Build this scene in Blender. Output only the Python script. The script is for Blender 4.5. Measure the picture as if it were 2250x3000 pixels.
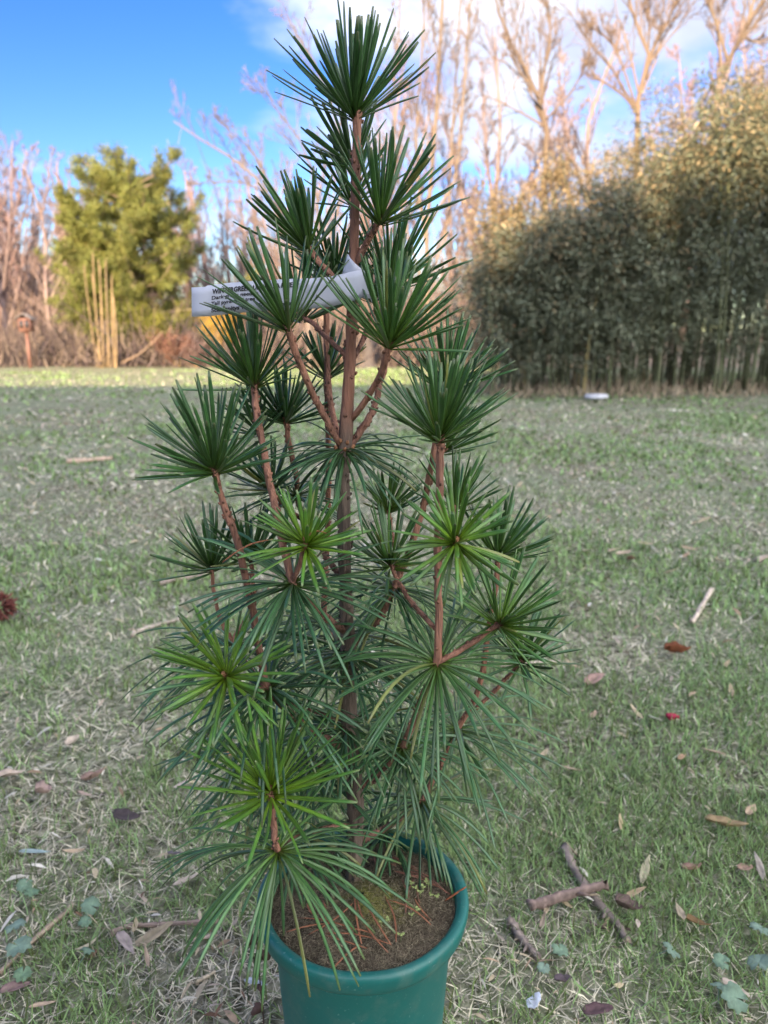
import bpy, math
import numpy as np
from mathutils import Vector

# ------------------------------------------------------------------ scene, camera, sky, sun, exposure
for o in list(bpy.data.objects):
    bpy.data.objects.remove(o)
scene = bpy.context.scene
COL = scene.collection
CAM_H, PITCH, TANV = 1.0, math.radians(13.5), 0.6745
cam = bpy.data.cameras.new('camera')
cam_ob = bpy.data.objects.new('camera', cam)
COL.objects.link(cam_ob)
cam_ob.location = (0, 0, CAM_H)
cam_ob.rotation_euler = (math.pi / 2 - PITCH, 0, 0)
cam.sensor_fit = 'VERTICAL'
cam.sensor_height = 36.0
cam.sensor_width = 27.0
cam.lens = 18.0 / TANV
cam.clip_start, cam.clip_end = 0.05, 2000
cam.dof.use_dof = True
cam.dof.focus_distance = 0.90
cam.dof.aperture_fstop = 5.4
scene.camera = cam_ob

SUN_EL, SUN_AZ = math.radians(17.0), math.radians(202.0)      # azimuth clockwise from +Y: behind the camera, a little left
world = bpy.data.worlds.new('World')
scene.world = world
world.use_nodes = True
wt = world.node_tree
wn, wl = wt.nodes, wt.links
bg = wn['Background']
bg.inputs[1].default_value = 0.14
sky = wn.new('ShaderNodeTexSky')
sky.sky_type = 'NISHITA'
sky.sun_disc = False
sky.sun_elevation = SUN_EL
sky.sun_rotation = SUN_AZ
sky.altitude = 100
sky.air_density = 1.0
sky.dust_density = 0.2
sky.ozone_density = 3.0
hsv = wn.new('ShaderNodeHueSaturation')
hsv.inputs['Saturation'].default_value = 1.32
hsv.inputs['Hue'].default_value = 0.525
hsv.inputs['Value'].default_value = 0.20
wl.new(sky.outputs[0], hsv.inputs['Color'])
tc = wn.new('ShaderNodeTexCoord')
sep = wn.new('ShaderNodeSeparateXYZ')
wl.new(tc.outputs['Generated'], sep.inputs[0])


def wmath(op, a, b=None, clamp=False):
    n = wn.new('ShaderNodeMath')
    n.operation = op
    n.use_clamp = clamp
    for i, v in enumerate((a, b)):
        if v is None:
            continue
        if isinstance(v, (int, float)):
            n.inputs[i].default_value = v
        else:
            wl.new(v, n.inputs[i])
    return n.outputs[0]


den = wmath('ADD', wmath('MAXIMUM', sep.outputs[2], 0.0), 0.22)
comb = wn.new('ShaderNodeCombineXYZ')
wl.new(wmath('DIVIDE', sep.outputs[0], den), comb.inputs[0])
wl.new(wmath('DIVIDE', sep.outputs[1], den), comb.inputs[1])
comb.inputs[2].default_value = 6.3
cn = wn.new('ShaderNodeTexNoise')
cn.inputs['Scale'].default_value = 1.5
cn.inputs['Detail'].default_value = 6.0
cn.inputs['Roughness'].default_value = 0.52
wl.new(comb.outputs[0], cn.inputs['Vector'])
bias = wmath('MULTIPLY', wmath('ADD', sep.outputs[0], 0.03), 0.20)      # more cloud towards +X
cov = wmath('ADD', cn.outputs['Fac'], bias)
mr = wn.new('ShaderNodeMapRange')
mr.interpolation_type = 'SMOOTHSTEP'
mr.inputs['From Min'].default_value = 0.44
mr.inputs['From Max'].default_value = 0.64
mr.inputs['To Max'].default_value = 0.80
wl.new(cov, mr.inputs['Value'])
cmix = wn.new('ShaderNodeMix')
cmix.data_type = 'RGBA'
wl.new(mr.outputs[0], cmix.inputs['Factor'])
wl.new(hsv.outputs[0], cmix.inputs[6])
cshade = wn.new('ShaderNodeTexNoise')          # lilac-grey undersides and whiter tops
cshade.inputs['Scale'].default_value = 2.6
cshade.inputs['Detail'].default_value = 4.0
wl.new(comb.outputs[0], cshade.inputs['Vector'])
cramp = wn.new('ShaderNodeValToRGB')
cramp.color_ramp.elements[0].position = 0.36
cramp.color_ramp.elements[0].color = (3.3, 3.4, 3.9, 1)
cramp.color_ramp.elements[1].position = 0.62
cramp.color_ramp.elements[1].color = (5.5, 5.4, 5.0, 1)
wl.new(cshade.outputs['Fac'], cramp.inputs[0])
# clouds scatter forward: dimmer opposite the sun, brighter towards it
sd_ = wn.new('ShaderNodeVectorMath')
sd_.operation = 'DOT_PRODUCT'
wl.new(tc.outputs['Generated'], sd_.inputs[0])
sd_.inputs[1].default_value = (math.sin(SUN_AZ) * math.cos(SUN_EL), math.cos(SUN_AZ) * math.cos(SUN_EL), math.sin(SUN_EL))
half_ = wmath('MULTIPLY', wmath('ADD', sd_.outputs['Value'], 1.0), 0.5)
fwd = wmath('ADD', wmath('MULTIPLY', wmath('POWER', half_, 1.3), 1.52), 0.115)
cmul = wn.new('ShaderNodeMix')
cmul.data_type = 'RGBA'
cmul.blend_type = 'MULTIPLY'
cmul.inputs['Factor'].default_value = 1.0
wl.new(cramp.outputs[0], cmul.inputs[6])
wl.new(fwd, cmul.inputs[7])
wl.new(cmul.outputs[2], cmix.inputs[7])
wl.new(cmix.outputs[2], bg.inputs[0])

sun = bpy.data.lights.new('sun', 'SUN')
sun.energy = 2.0
sun.angle = math.radians(0.5)
sun.color = (1.0, 0.76, 0.48)
sun_ob = bpy.data.objects.new('sun', sun)
COL.objects.link(sun_ob)
SUND = Vector((math.sin(SUN_AZ) * math.cos(SUN_EL), math.cos(SUN_AZ) * math.cos(SUN_EL), math.sin(SUN_EL)))
sun_ob.rotation_euler = (-SUND).to_track_quat('-Z', 'Y').to_euler()
sun_ob.location = (0, 0, 30)

vs = scene.view_settings
vs.view_transform = 'Standard'
vs.look = 'None'
vs.gamma = 1.0
vs.use_curve_mapping = False
vs.exposure = 3.38

# ------------------------------------------------------------------ helpers
rng = np.random.default_rng(7)
A = np.array
FPX = 1500.0 / TANV
DS = 2250.0 / 1659.0          # sketch units -> full-resolution pixels


def ray(X, Y):
    """direction of a full-resolution photo pixel in the world (y component = 1)"""
    u, v = (X - 1125.0) / FPX, (1500.0 - Y) / FPX
    c, s = math.cos(PITCH), math.sin(PITCH)
    d = A([u, c + v * s, -s + v * c])
    return d / d[1]


def at(X, Y, yd):
    return A([0, 0, CAM_H]) + ray(X, Y) * yd


def atd(x, y, yd):
    return at(x * DS, y * DS, yd)


def ground(X, Y, z=0.0):
    d = ray(X, Y)
    t = (z - CAM_H) / d[2]
    return A([0, 0, CAM_H]) + d * t


def unit(v):
    v = np.asarray(v, float)
    return v / np.maximum(np.linalg.norm(v, axis=-1, keepdims=True), 1e-9)


def mesh_np(name, V, F, C=None, smooth=True):
    """F: (n,3) or (n,4) int array or list of such arrays"""
    Fs = F if isinstance(F, list) else [F]
    me = bpy.data.meshes.new(name)
    V = np.ascontiguousarray(V, np.float32)
    me.vertices.add(len(V))
    me.vertices.foreach_set('co', V.ravel())
    idx = np.concatenate([f.ravel() for f in Fs]).astype(np.int32)
    tot = np.concatenate([np.full(len(f), f.shape[1]) for f in Fs]).astype(np.int32)
    st = np.concatenate([[0], np.cumsum(tot)[:-1]]).astype(np.int32)
    me.loops.add(len(idx))
    me.loops.foreach_set('vertex_index', idx)
    me.polygons.add(len(tot))
    me.polygons.foreach_set('loop_start', st)
    me.polygons.foreach_set('loop_total', tot)
    if smooth:
        me.polygons.foreach_set('use_smooth', np.ones(len(tot), bool))
    me.update(calc_edges=True)
    if C is not None:
        at_ = me.color_attributes.new('Col', 'FLOAT_COLOR', 'POINT')
        C4 = np.ones((len(V), 4), np.float32)
        C4[:, :3] = C
        at_.data.foreach_set('color', C4.ravel())
    return me


def obj(name, me, mat=None, parent=None, label=None, cat=None, group=None, kind=None, loc=None):
    o = bpy.data.objects.new(name, me)
    COL.objects.link(o)
    if me is not None and mat is not None and not me.materials:
        me.materials.append(mat)
    if parent is not None:
        o.parent = parent
    if loc is not None:
        o.location = loc
    for k, v in (('label', label), ('category', cat), ('group', group), ('kind', kind)):
        if v:
            o[k] = v
    return o


class MB:
    """collects pieces into one mesh"""

    def __init__(s):
        s.V, s.Q, s.T, s.C, s.n = [], [], [], [], 0

    def add(s, V, F, C=(1, 1, 1)):
        V = np.asarray(V, float)
        F = np.asarray(F, int)
        (s.Q if F.shape[1] == 4 else s.T).append(F + s.n)
        s.V.append(V)
        C = np.asarray(C, float)
        s.C.append(np.broadcast_to(C, (len(V), 3)))
        s.n += len(V)

    def mesh(s, name, origin=(0, 0, 0), smooth=True):
        F = []
        if s.Q:
            F.append(np.concatenate(s.Q))
        if s.T:
            F.append(np.concatenate(s.T))
        return mesh_np(name, np.concatenate(s.V) - A(origin), F, np.concatenate(s.C), smooth)

    def box(s, c, h, C=(1, 1, 1), rz=0.0):
        c, h = A(c, float), A(h, float)
        P = A([[x, y, z] for x in (-1, 1) for y in (-1, 1) for z in (-1, 1)]) * h
        if rz:
            P = P @ A([[math.cos(rz), math.sin(rz), 0], [-math.sin(rz), math.cos(rz), 0], [0, 0, 1]])
        s.add(P + c, [[0, 1, 3, 2], [4, 6, 7, 5], [0, 4, 5, 1], [2, 3, 7, 6], [0, 2, 6, 4], [1, 5, 7, 3]], C)


def frames(P):
    """P (B,K,3) -> tangents, side and normal vectors"""
    T = np.empty_like(P)
    T[:, 1:-1] = P[:, 2:] - P[:, :-2]
    T[:, 0] = P[:, 1] - P[:, 0]
    T[:, -1] = P[:, -1] - P[:, -2]
    T = unit(T)
    T0 = unit(P[:, -1] - P[:, 0])
    ref = np.where(np.abs(T0[:, 2:3]) < 0.8, A([0, 0, 1.0]), A([1.0, 0, 0]))
    S = unit(np.cross(T, ref[:, None, :]))
    return T, S, np.cross(S, T)


def tubes(P, R, sides, cap=True):
    """batch of tubes: P (B,K,3), R (B,K)"""
    P = np.asarray(P, float)
    R = np.asarray(R, float)
    B, K, _ = P.shape
    T, S, N = frames(P)
    a = np.arange(sides) * 2 * math.pi / sides
    V = P[:, :, None, :] + R[:, :, None, None] * (np.cos(a)[:, None] * S[:, :, None, :] + np.sin(a)[:, None] * N[:, :, None, :])
    i = np.arange(K - 1)[:, None] * sides
    j = np.arange(sides)[None, :]
    q = np.stack([i + j, i + (j + 1) % sides, i + sides + (j + 1) % sides, i + sides + j], -1).reshape(-1, 4)
    F = (np.arange(B)[:, None, None] * (K * sides) + q[None]).reshape(-1, 4)
    V = V.reshape(-1, 3)
    if cap and sides == 4 or (cap and sides > 4):
        # close both ends with a fan of quads/tris handled as triangles around an added centre
        cen = P[:, [0, -1]].reshape(-1, 3)
        nb = len(V)
        V = np.concatenate([V, cen])
        tr = []
        for e, k in ((0, 0), (1, K - 1)):
            b = np.arange(B)[:, None] * (K * sides) + k * sides
            t = np.stack([b + j, b + (j + 1) % sides, np.broadcast_to(nb + np.arange(B)[:, None] * 2 + e, (B, sides))], -1).reshape(-1, 3)
            tr.append(t if e else t[:, ::-1])
        return V, F, np.concatenate(tr)
    return V, F, None


def add_tubes(mb, P, R, sides, C=(1, 1, 1), cap=True):
    V, F, T = tubes(P, R, sides, cap)
    n0 = mb.n
    C = np.asarray(C, float)
    if C.ndim == 2 and len(C) == P.shape[0]:
        base = np.repeat(C, P.shape[1] * sides, 0)
        if T is not None:
            base = np.concatenate([base, np.repeat(C, 2, 0)])
        C = base
    mb.add(V, F, C)
    if T is not None:
        mb.T.append(T + n0)


def smooth_line(pts, k):
    """Catmull-Rom through pts, k samples"""
    p = np.asarray(pts, float)
    p = np.concatenate([[2 * p[0] - p[1]], p, [2 * p[-1] - p[-2]]])
    n = len(p) - 3
    t = np.linspace(0, n - 1e-6, k)
    i = t.astype(int)
    f = (t - i)[:, None]
    p0, p1, p2, p3 = p[i], p[i + 1], p[i + 2], p[i + 3]
    return 0.5 * ((2 * p1) + (-p0 + p2) * f + (2 * p0 - 5 * p1 + 4 * p2 - p3) * f ** 2 + (-p0 + 3 * p1 - 3 * p2 + p3) * f ** 3)


def vnoise(x, y, scale, seed):
    """bilinear value noise 0..1"""
    g = np.random.default_rng(seed).random((64, 64))
    x, y = x / scale, y / scale
    xi, yi = np.floor(x).astype(int), np.floor(y).astype(int)
    fx, fy = x - xi, y - yi
    fx, fy = fx * fx * (3 - 2 * fx), fy * fy * (3 - 2 * fy)
    a, b = g[xi % 64, yi % 64], g[(xi + 1) % 64, yi % 64]
    c, d = g[xi % 64, (yi + 1) % 64], g[(xi + 1) % 64, (yi + 1) % 64]
    return (a * (1 - fx) + b * fx) * (1 - fy) + (c * (1 - fx) + d * fx) * fy


# ------------------------------------------------------------------ materials
def mat(name, col=(0.5, 0.5, 0.5), rough=0.7, attr=False, noise=None, bump=0.0, bscale=200.0, spec=0.5, transl=0.0, grain=None):
    """attr: multiply by the colour attribute; noise=(scale, lo, hi) brightness variation; bump strength"""
    m = bpy.data.materials.new(name)
    m.use_nodes = True
    nt = m.node_tree
    n, l = nt.nodes, nt.links
    b = n['Principled BSDF']
    b.inputs['Roughness'].default_value = rough
    b.inputs['Specular IOR Level'].default_value = spec
    out = None
    if attr:
        a = n.new('ShaderNodeVertexColor')
        a.layer_name = 'Col'
        out = a.outputs['Color']
    else:
        r = n.new('ShaderNodeRGB')
        r.outputs[0].default_value = (*col, 1)
        out = r.outputs[0]
    tcn = n.new('ShaderNodeTexCoord')
    if noise:
        t = n.new('ShaderNodeTexNoise')
        t.inputs['Scale'].default_value = noise[0]
        t.inputs['Detail'].default_value = 5
        mp = n.new('ShaderNodeMapping')
        if grain:
            mp.inputs['Scale'].default_value = grain
        l.new(tcn.outputs['Object'], mp.inputs[0])
        l.new(mp.outputs[0], t.inputs['Vector'])
        r = n.new('ShaderNodeMapRange')
        r.inputs['From Min'].default_value = 0.3
        r.inputs['From Max'].default_value = 0.7
        r.inputs['To Min'].default_value = noise[1]
        r.inputs['To Max'].default_value = noise[2]
        l.new(t.outputs['Fac'], r.inputs['Value'])
        mx = n.new('ShaderNodeMix')
        mx.data_type = 'RGBA'
        mx.blend_type = 'MULTIPLY'
        mx.inputs['Factor'].default_value = 1
        l.new(out, mx.inputs[6])
        l.new(r.outputs[0], mx.inputs[7])
        out = mx.outputs[2]
    l.new(out, b.inputs['Base Color'])
    if bump:
        t2 = n.new('ShaderNodeTexNoise')
        t2.inputs['Scale'].default_value = bscale
        t2.inputs['Detail'].default_value = 4
        mp2 = n.new('ShaderNodeMapping')
        if grain:
            mp2.inputs['Scale'].default_value = grain
        l.new(tcn.outputs['Object'], mp2.inputs[0])
        l.new(mp2.outputs[0], t2.inputs['Vector'])
        bp = n.new('ShaderNodeBump')
        bp.inputs['Strength'].default_value = bump
        bp.inputs['Distance'].default_value = 0.01
        l.new(t2.outputs['Fac'], bp.inputs['Height'])
        l.new(bp.outputs[0], b.inputs['Normal'])
    if transl:
        tr = n.new('ShaderNodeBsdfTranslucent')
        l.new(out, tr.inputs['Color'])
        ms = n.new('ShaderNodeMixShader')
        ms.inputs[0].default_value = transl
        l.new(b.outputs[0], ms.inputs[1])
        l.new(tr.outputs[0], ms.inputs[2])
        l.new(ms.outputs[0], n['Material Output'].inputs['Surface'])
    return m


M_needle = mat('needle_green', rough=0.32, attr=True, noise=(60, 0.8, 1.15), spec=0.5, transl=0.08)
M_bark = mat('pine_bark', rough=0.8, attr=True, noise=(60, 0.42, 1.5), bump=0.9, bscale=150, grain=(1, 1, 0.14))
M_grass = mat('grass_blades', rough=0.75, attr=True, transl=0.25, spec=0.2)
M_leaf = mat('dry_leaf', rough=0.75, attr=True, noise=(60, 0.75, 1.2), bump=0.3, bscale=150, transl=0.12, spec=0.25)
M_wood = mat('bare_wood', rough=0.85, attr=True, spec=0.2)
M_fol = mat('far_foliage', rough=0.6, attr=True, transl=0.3, spec=0.3)
M_cane = mat('bamboo_cane', rough=0.55, attr=True, noise=(6, 0.8, 1.15))
M_label = mat('label_plastic', (0.52, 0.54, 0.62), rough=0.55, noise=(25, 0.93, 1.05), transl=0.1)
M_ink = mat('black_ink', (0.015, 0.015, 0.018), rough=0.6)

# ------------------------------------------------------------------ ground
GREEN_PATCH = 21


def patch(x, y):
    """0 = straw and bare, 1 = green: where the turf is alive"""
    f = 0.25 * vnoise(x + 40, y + 40, 2.1, 24) + 0.32 * vnoise(x + 40, y + 40, 0.8, GREEN_PATCH) + 0.23 * vnoise(x + 40, y + 40, 0.33, 22) + 0.2 * vnoise(x + 40, y + 40, 0.12, 23)
    return f


def gz(x, y):
    return 0.012 * (vnoise(x + 50, y + 50, 0.45, 31) - 0.5) + 0.05 * (vnoise(x + 50, y + 50, 3.1, 32) - 0.5) * np.clip((y - 2) / 4, 0, 1)


def lawn_material():
    m = bpy.data.materials.new('lawn_ground')
    m.use_nodes = True
    n, l = m.node_tree.nodes, m.node_tree.links
    b = n['Principled BSDF']
    b.inputs['Roughness'].default_value = 0.9
    b.inputs['Specular IOR Level'].default_value = 0.15
    t = n.new('ShaderNodeTexCoord')
    def nz(scale, det=5):
        a = n.new('ShaderNodeTexNoise')
        a.inputs['Scale'].default_value = scale
        a.inputs['Detail'].default_value = det
        a.inputs['Roughness'].default_value = 0.65
        l.new(t.outputs['Object'], a.inputs['Vector'])
        return a.outputs['Fac']
    def ramp(f, pts):
        r = n.new('ShaderNodeValToRGB')
        e = r.color_ramp.elements
        while len(e) < len(pts):
            e.new(0.5)
        for k, (p, c) in enumerate(pts):
            e[k].position = p
            e[k].color = (*c, 1)
        l.new(f, r.inputs[0])
        return r.outputs[0]
    def mix(f, a, c):
        x = n.new('ShaderNodeMix')
        x.data_type = 'RGBA'
        l.new(f, x.inputs['Factor'])
        l.new(a, x.inputs[6])
        l.new(c, x.inputs[7])
        return x.outputs[2]
    fine = ramp(nz(38, 8), [(0.37, (0.030, 0.026, 0.016)), (0.47, (0.13, 0.125, 0.080)), (0.58, (0.31, 0.30, 0.20)), (0.71, (0.56, 0.53, 0.40))])
    fine2 = ramp(nz(60, 8), [(0.36, (0.045, 0.052, 0.026)), (0.50, (0.17, 0.20, 0.115)), (0.69, (0.47, 0.46, 0.33))])
    sel = ramp(nz(1.1, 6), [(0.42, (0, 0, 0)), (0.60, (1, 1, 1))])
    c = mix(sel, fine, fine2)
    l.new(c, b.inputs['Base Color'])
    bp = n.new('ShaderNodeBump')
    bp.inputs['Strength'].default_value = 0.7
    bp.inputs['Distance'].default_value = 0.02
    l.new(nz(90, 6), bp.inputs['Height'])
    l.new(bp.outputs[0], b.inputs['Normal'])
    return m


def build_ground():
    xs = np.concatenate([[-600, -200, -80], np.linspace(-40, -4, 37), np.linspace(-3.9, 3.9, 79), np.linspace(4, 40, 37), [80, 200, 600]])
    ys = np.concatenate([[-300, -80, -40], np.linspace(-30, 0, 16), np.linspace(0.1, 5, 50), np.linspace(5.5, 40, 70), [80, 200, 900]])
    X, Y = np.meshgrid(xs, ys, indexing='ij')
    Z = np.where((np.abs(X) < 39) & (Y > -29) & (Y < 39), gz(X, Y), -0.02)
    V = np.stack([X, Y, Z], -1).reshape(-1, 3)
    nx, ny = len(xs), len(ys)
    i, j = np.meshgrid(np.arange(nx - 1), np.arange(ny - 1), indexing='ij')
    q = np.stack([i * ny + j, (i + 1) * ny + j, (i + 1) * ny + j + 1, i * ny + j + 1], -1).reshape(-1, 4)
    obj('ground', mesh_np('ground', V, q), lawn_material(), kind='structure')


build_ground()


def blades(x, y, h, w, green, K, lean_rng, seed, taper=True):
    """batch of bent grass blades on the ground"""
    r = np.random.default_rng(seed)
    n = len(x)
    z0 = gz(x, y) - 0.004
    az = r.random(n) * 2 * math.pi
    D = np.stack([np.cos(az), np.sin(az), np.zeros(n)], -1)
    side = np.stack([-np.sin(az), np.cos(az), np.zeros(n)], -1)
    tw = (r.random(n) - 0.5)[:, None] * 1.2
    side = unit(side + D * tw)
    lean = lean_rng[0] + (lean_rng[1] - lean_rng[0]) * r.random(n)
    s = np.linspace(0, 1, K)[None, :]
    curve = np.where(green, r.random(n) * 0.8, r.random(n) * 1.0 + 0.1)[:, None]
    ang = np.clip(lean[:, None] + curve * s, 0, 1.75)
    dx = np.sin(ang) / (K - 1)
    dz = np.cos(ang) / (K - 1)
    px = np.concatenate([np.zeros((n, 1)), np.cumsum(dx[:, 1:], 1)], 1) * h[:, None]
    pz = np.concatenate([np.zeros((n, 1)), np.cumsum(dz[:, 1:], 1)], 1) * h[:, None]
    pz = np.maximum(pz, 0.002)
    wav = (r.random((n, 1)) - .5) * h[:, None] * 0.28 * np.sin(s * (2 + 4 * r.random((n, 1))))
    P = np.stack([x, y, z0], -1)[:, None, :] + D[:, None, :] * px[..., None] + A([0, 0, 1.0]) * pz[..., None] + np.stack([-D[:, 1], D[:, 0], D[:, 2]], -1)[:, None, :] * wav[..., None]
    prof = np.maximum(1 - s ** 2.2, 0.06) * (0.65 + 0.35 * np.minimum(1, s * 4))
    W = (w[:, None] * prof)[..., None] * side[:, None, :] * 0.5
    m = 2 * K - 1                     # pairs along the blade and a single tip vertex
    V = np.concatenate([np.stack([P[:, :-1] - W[:, :-1], P[:, :-1] + W[:, :-1]], 2).reshape(n, m - 1, 3), P[:, -1:]], 1).reshape(-1, 3)
    k = np.arange(K - 2) * 2
    q = np.stack([k, k + 1, k + 3, k + 2], -1)
    F = (np.arange(n)[:, None, None] * m + q[None]).reshape(-1, 4)
    T = np.arange(n)[:, None] * m + A([[m - 3, m - 2, m - 1]])
    g = A([[0.190, 0.290, 0.125]]) * (0.30 + 1.25 * r.random((n, 1))) + A([[0.05, 0.04, -0.005]]) * r.random((n, 1))
    st = A([[0.86, 0.77, 0.58]]) * (0.20 + 0.88 * r.random((n, 1))) + A([[-0.03, 0.0, 0.02]]) * r.random((n, 1))
    c = np.where(green[:, None], g, st)
    C = np.repeat(c, m, 0)
    return V, F, T, C


def build_grass():
    parts = []
    zones = [(0.62, 1.7, 42000, 4, 1.15, 0.88), (1.7, 2.8, 18000, 3, 1.15, 1.4), (2.8, 5.0, 6000, 3, 1.1, 3.1), (5.0, 10.0, 1250, 3, 1.1, 7.6), (10.0, 20.5, 210, 3, 1.2, 18.0)]
    for zi, (r0, r1, dens, K, hs, ws) in enumerate(zones):
        r = np.random.default_rng(100 + zi)
        half = 0.64
        n = int(half * (r1 * r1 - r0 * r0) * dens)
        ex = int(n * 0.30)                       # thinner beyond the frame's sides
        rr = np.sqrt(r0 * r0 + (r1 * r1 - r0 * r0) * r.random(n + ex))
        th = (r.random(n + ex) * 2 - 1) * half
        th[n:] = np.sign(th[n:]) * (half + 0.45 * r.random(ex))
        n = n + ex
        x, y = rr * np.sin(th), rr * np.cos(th)
        pf = patch(x, y)
        # leave bare soil in places and keep clear of the pot
        keep = (r.random(n) < np.clip((pf - 0.20) * 6, 0.25, 1)) & (np.hypot(x + 0.03, y - 0.86) > 0.105)
        x, y, pf = x[keep], y[keep], pf[keep]
        n = len(x)
        green = r.random(n) < np.clip((pf - 0.43) * 4.0, 0.12, 0.66)
        h = np.where(green, 0.016 + 0.034 * r.random(n) ** 1.3, 0.012 + 0.040 * r.random(n) ** 1.4) * hs
        w = np.where(green, 0.0020 + 0.0018 * r.random(n), 0.0016 + 0.0022 * r.random(n)) * ws
        lean = np.where(green, 0.0, 0.75)
        parts.append(blades(x, y, h, w, green, K, (lean, lean + 0.85), 200 + zi))
    n0, Vs, Fs, Ts, Cs = 0, [], [], [], []
    for V, F, T, C in parts:
        Vs.append(V); Fs.append(F + n0); Ts.append(T + n0); Cs.append(C); n0 += len(V)
    me = mesh_np('grass', np.concatenate(Vs), [np.concatenate(Fs), np.concatenate(Ts)], np.concatenate(Cs))
    obj('grass', me, M_grass, label='short winter lawn grass, green blades mixed with dry straw', cat='grass', kind='stuff')


build_grass()


# ------------------------------------------------------------------ leaves, twigs and litter on the lawn
def leaf_mesh(name, L, W, col, curl=0.3, cup=0.4, kind='lance', seed=0, both=True):
    """one dry leaf lying along +X, centre at origin; thin but closed (two skins)"""
    r = np.random.default_rng(seed)
    K, S = 9, 5
    s = np.linspace(0, 1, K)
    if kind == 'lance':
        pr = np.sin(math.pi * np.clip(s, 0.02, 0.98) ** 0.8) ** 0.8
    elif kind == 'broad':
        pr = np.sin(math.pi * np.clip(s, 0.03, 0.97) ** 0.7) ** 0.6 * (1 + 0.07 * np.sin(s * 17))
    else:   # strip / sheath
        pr = np.clip(np.minimum(s * 8, (1 - s) * 3), 0.15, 1) * (0.8 + 0.2 * np.sin(s * 5))
    pr = np.maximum(pr, 0.05)
    u = np.linspace(-1, 1, S)
    Sg, U = np.meshgrid(s, u, indexing='ij')
    ang = (Sg - 0.5) * curl * 2.2
    X = (np.sin(ang) / max(curl * 2.2, 1e-3)) * L if curl > 0.02 else (Sg - .5) * L
    Zb = (1 - np.cos(ang)) / max(curl * 2.2, 1e-3) * L if curl > 0.02 else 0 * Sg
    Y = U * pr[:, None] * W / 2 * (1 - 0.15 * cup * np.abs(U))
    Z = Zb + cup * W * 0.5 * (U * pr[:, None]) ** 2 + (r.random((K, S)) - 0.5) * 0.10 * W
    Y = Y + np.sin(Sg * 3.0 + seed) * 0.06 * L * 0.5
    th = 0.0006
    V = np.stack([X, Y, Z], -1).reshape(-1, 3)
    V2 = V + A([0, 0, th])
    i, j = np.meshgrid(np.arange(K - 1), np.arange(S - 1), indexing='ij')
    q = np.stack([i * S + j, (i + 1) * S + j, (i + 1) * S + j + 1, i * S + j + 1], -1).reshape(-1, 4)
    n = K * S
    F = np.concatenate([q[:, ::-1], q + n])
    rim = [(a * S, (a + 1) * S) for a in range(K - 1)] + [((a + 1) * S + S - 1, a * S + S - 1) for a in range(K - 1)] + [(b + 1, b) for b in range(S - 1)] + [((K - 1) * S + b, (K - 1) * S + b + 1) for b in range(S - 1)]
    F = np.concatenate([F, A([[a, b, b + n, a + n] for a, b in rim])])
    VV = np.concatenate([V, V2])
    VV[:, 2] -= VV[:, 2].min()
    c = A(col) * (0.85 + 0.3 * r.random((n, 1)))
    c = c * (1 - 0.22 * np.exp(-(U.reshape(-1, 1) / 0.18) ** 2))
    return mesh_np(name, VV, F, np.concatenate([c, c]))


def scallop_mesh(name, R, col, seed=0):
    """ground-ivy leaf: round, scalloped edge, notch at the stalk, thin stalk to the ground"""
    r = np.random.default_rng(seed)
    n = 36
    a = np.linspace(0.22, 2 * math.pi - 0.22, n)
    rad = R * (0.9 + 0.09 * np.cos(a * 9)) * (1 - 0.10 * np.cos(a))
    rings = [0.05, 0.5, 0.8, 1.0]
    V, C = [], []
    for k, f in enumerate(rings):
        z = 0.12 * R * f * f * np.cos(3 * a + seed) + 0.10 * R * f - (0.16 * R if k == 3 else 0) * np.abs(np.cos(a * 4.5))
        V.append(np.stack([np.cos(a) * rad * f, np.sin(a) * rad * f, z], -1))
        C.append(np.broadcast_to(A(col) * (1.25 - 0.3 * f), (n, 3)) * (0.9 + 0.2 * r.random((n, 1))))
    V = np.concatenate(V)
    q = []
    for k in range(3):
        for j in range(n - 1):
            q.append([k * n + j, k * n + j + 1, (k + 1) * n + j + 1, (k + 1) * n + j])
    q = A(q)
    m = len(V)
    V2 = V - A([0, 0, 0.0006])
    mb = MB()
    mb.add(np.concatenate([V, V2]) + A([0, 0, 0.018]), np.concatenate([q, q[:, ::-1] + m]), np.concatenate(C + C))
    st = smooth_line([(0, 0, 0.018), (0.006, 0.003, 0.008), (0.012, 0.004, -0.004)], 5)
    add_tubes(mb, st[None], np.full((1, 5), 0.0009), 5, A(col) * 1.2)
    return mb.mesh(name)


def place_leaf(px, py, Lpx, wr, col, kind, name, label, cat, group=None, yaw=0.0, curl=0.3, cup=0.4, lift=0.018, tilt=(0.1, 0.1)):
    p = ground(px, py)
    dist = np.linalg.norm(p - A([0, 0, CAM_H]))
    L = Lpx / FPX * dist * 0.8
    me = leaf_mesh(name, L, L * wr, col, curl, cup, kind, seed=int(px + py))
    o = obj(name, me, M_leaf, label=label, cat=cat, group=group)
    o.location = (p[0], p[1], float(gz(p[0], p[1])) + lift)
    o.rotation_euler = (tilt[0], tilt[1], yaw)
    return o


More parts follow.
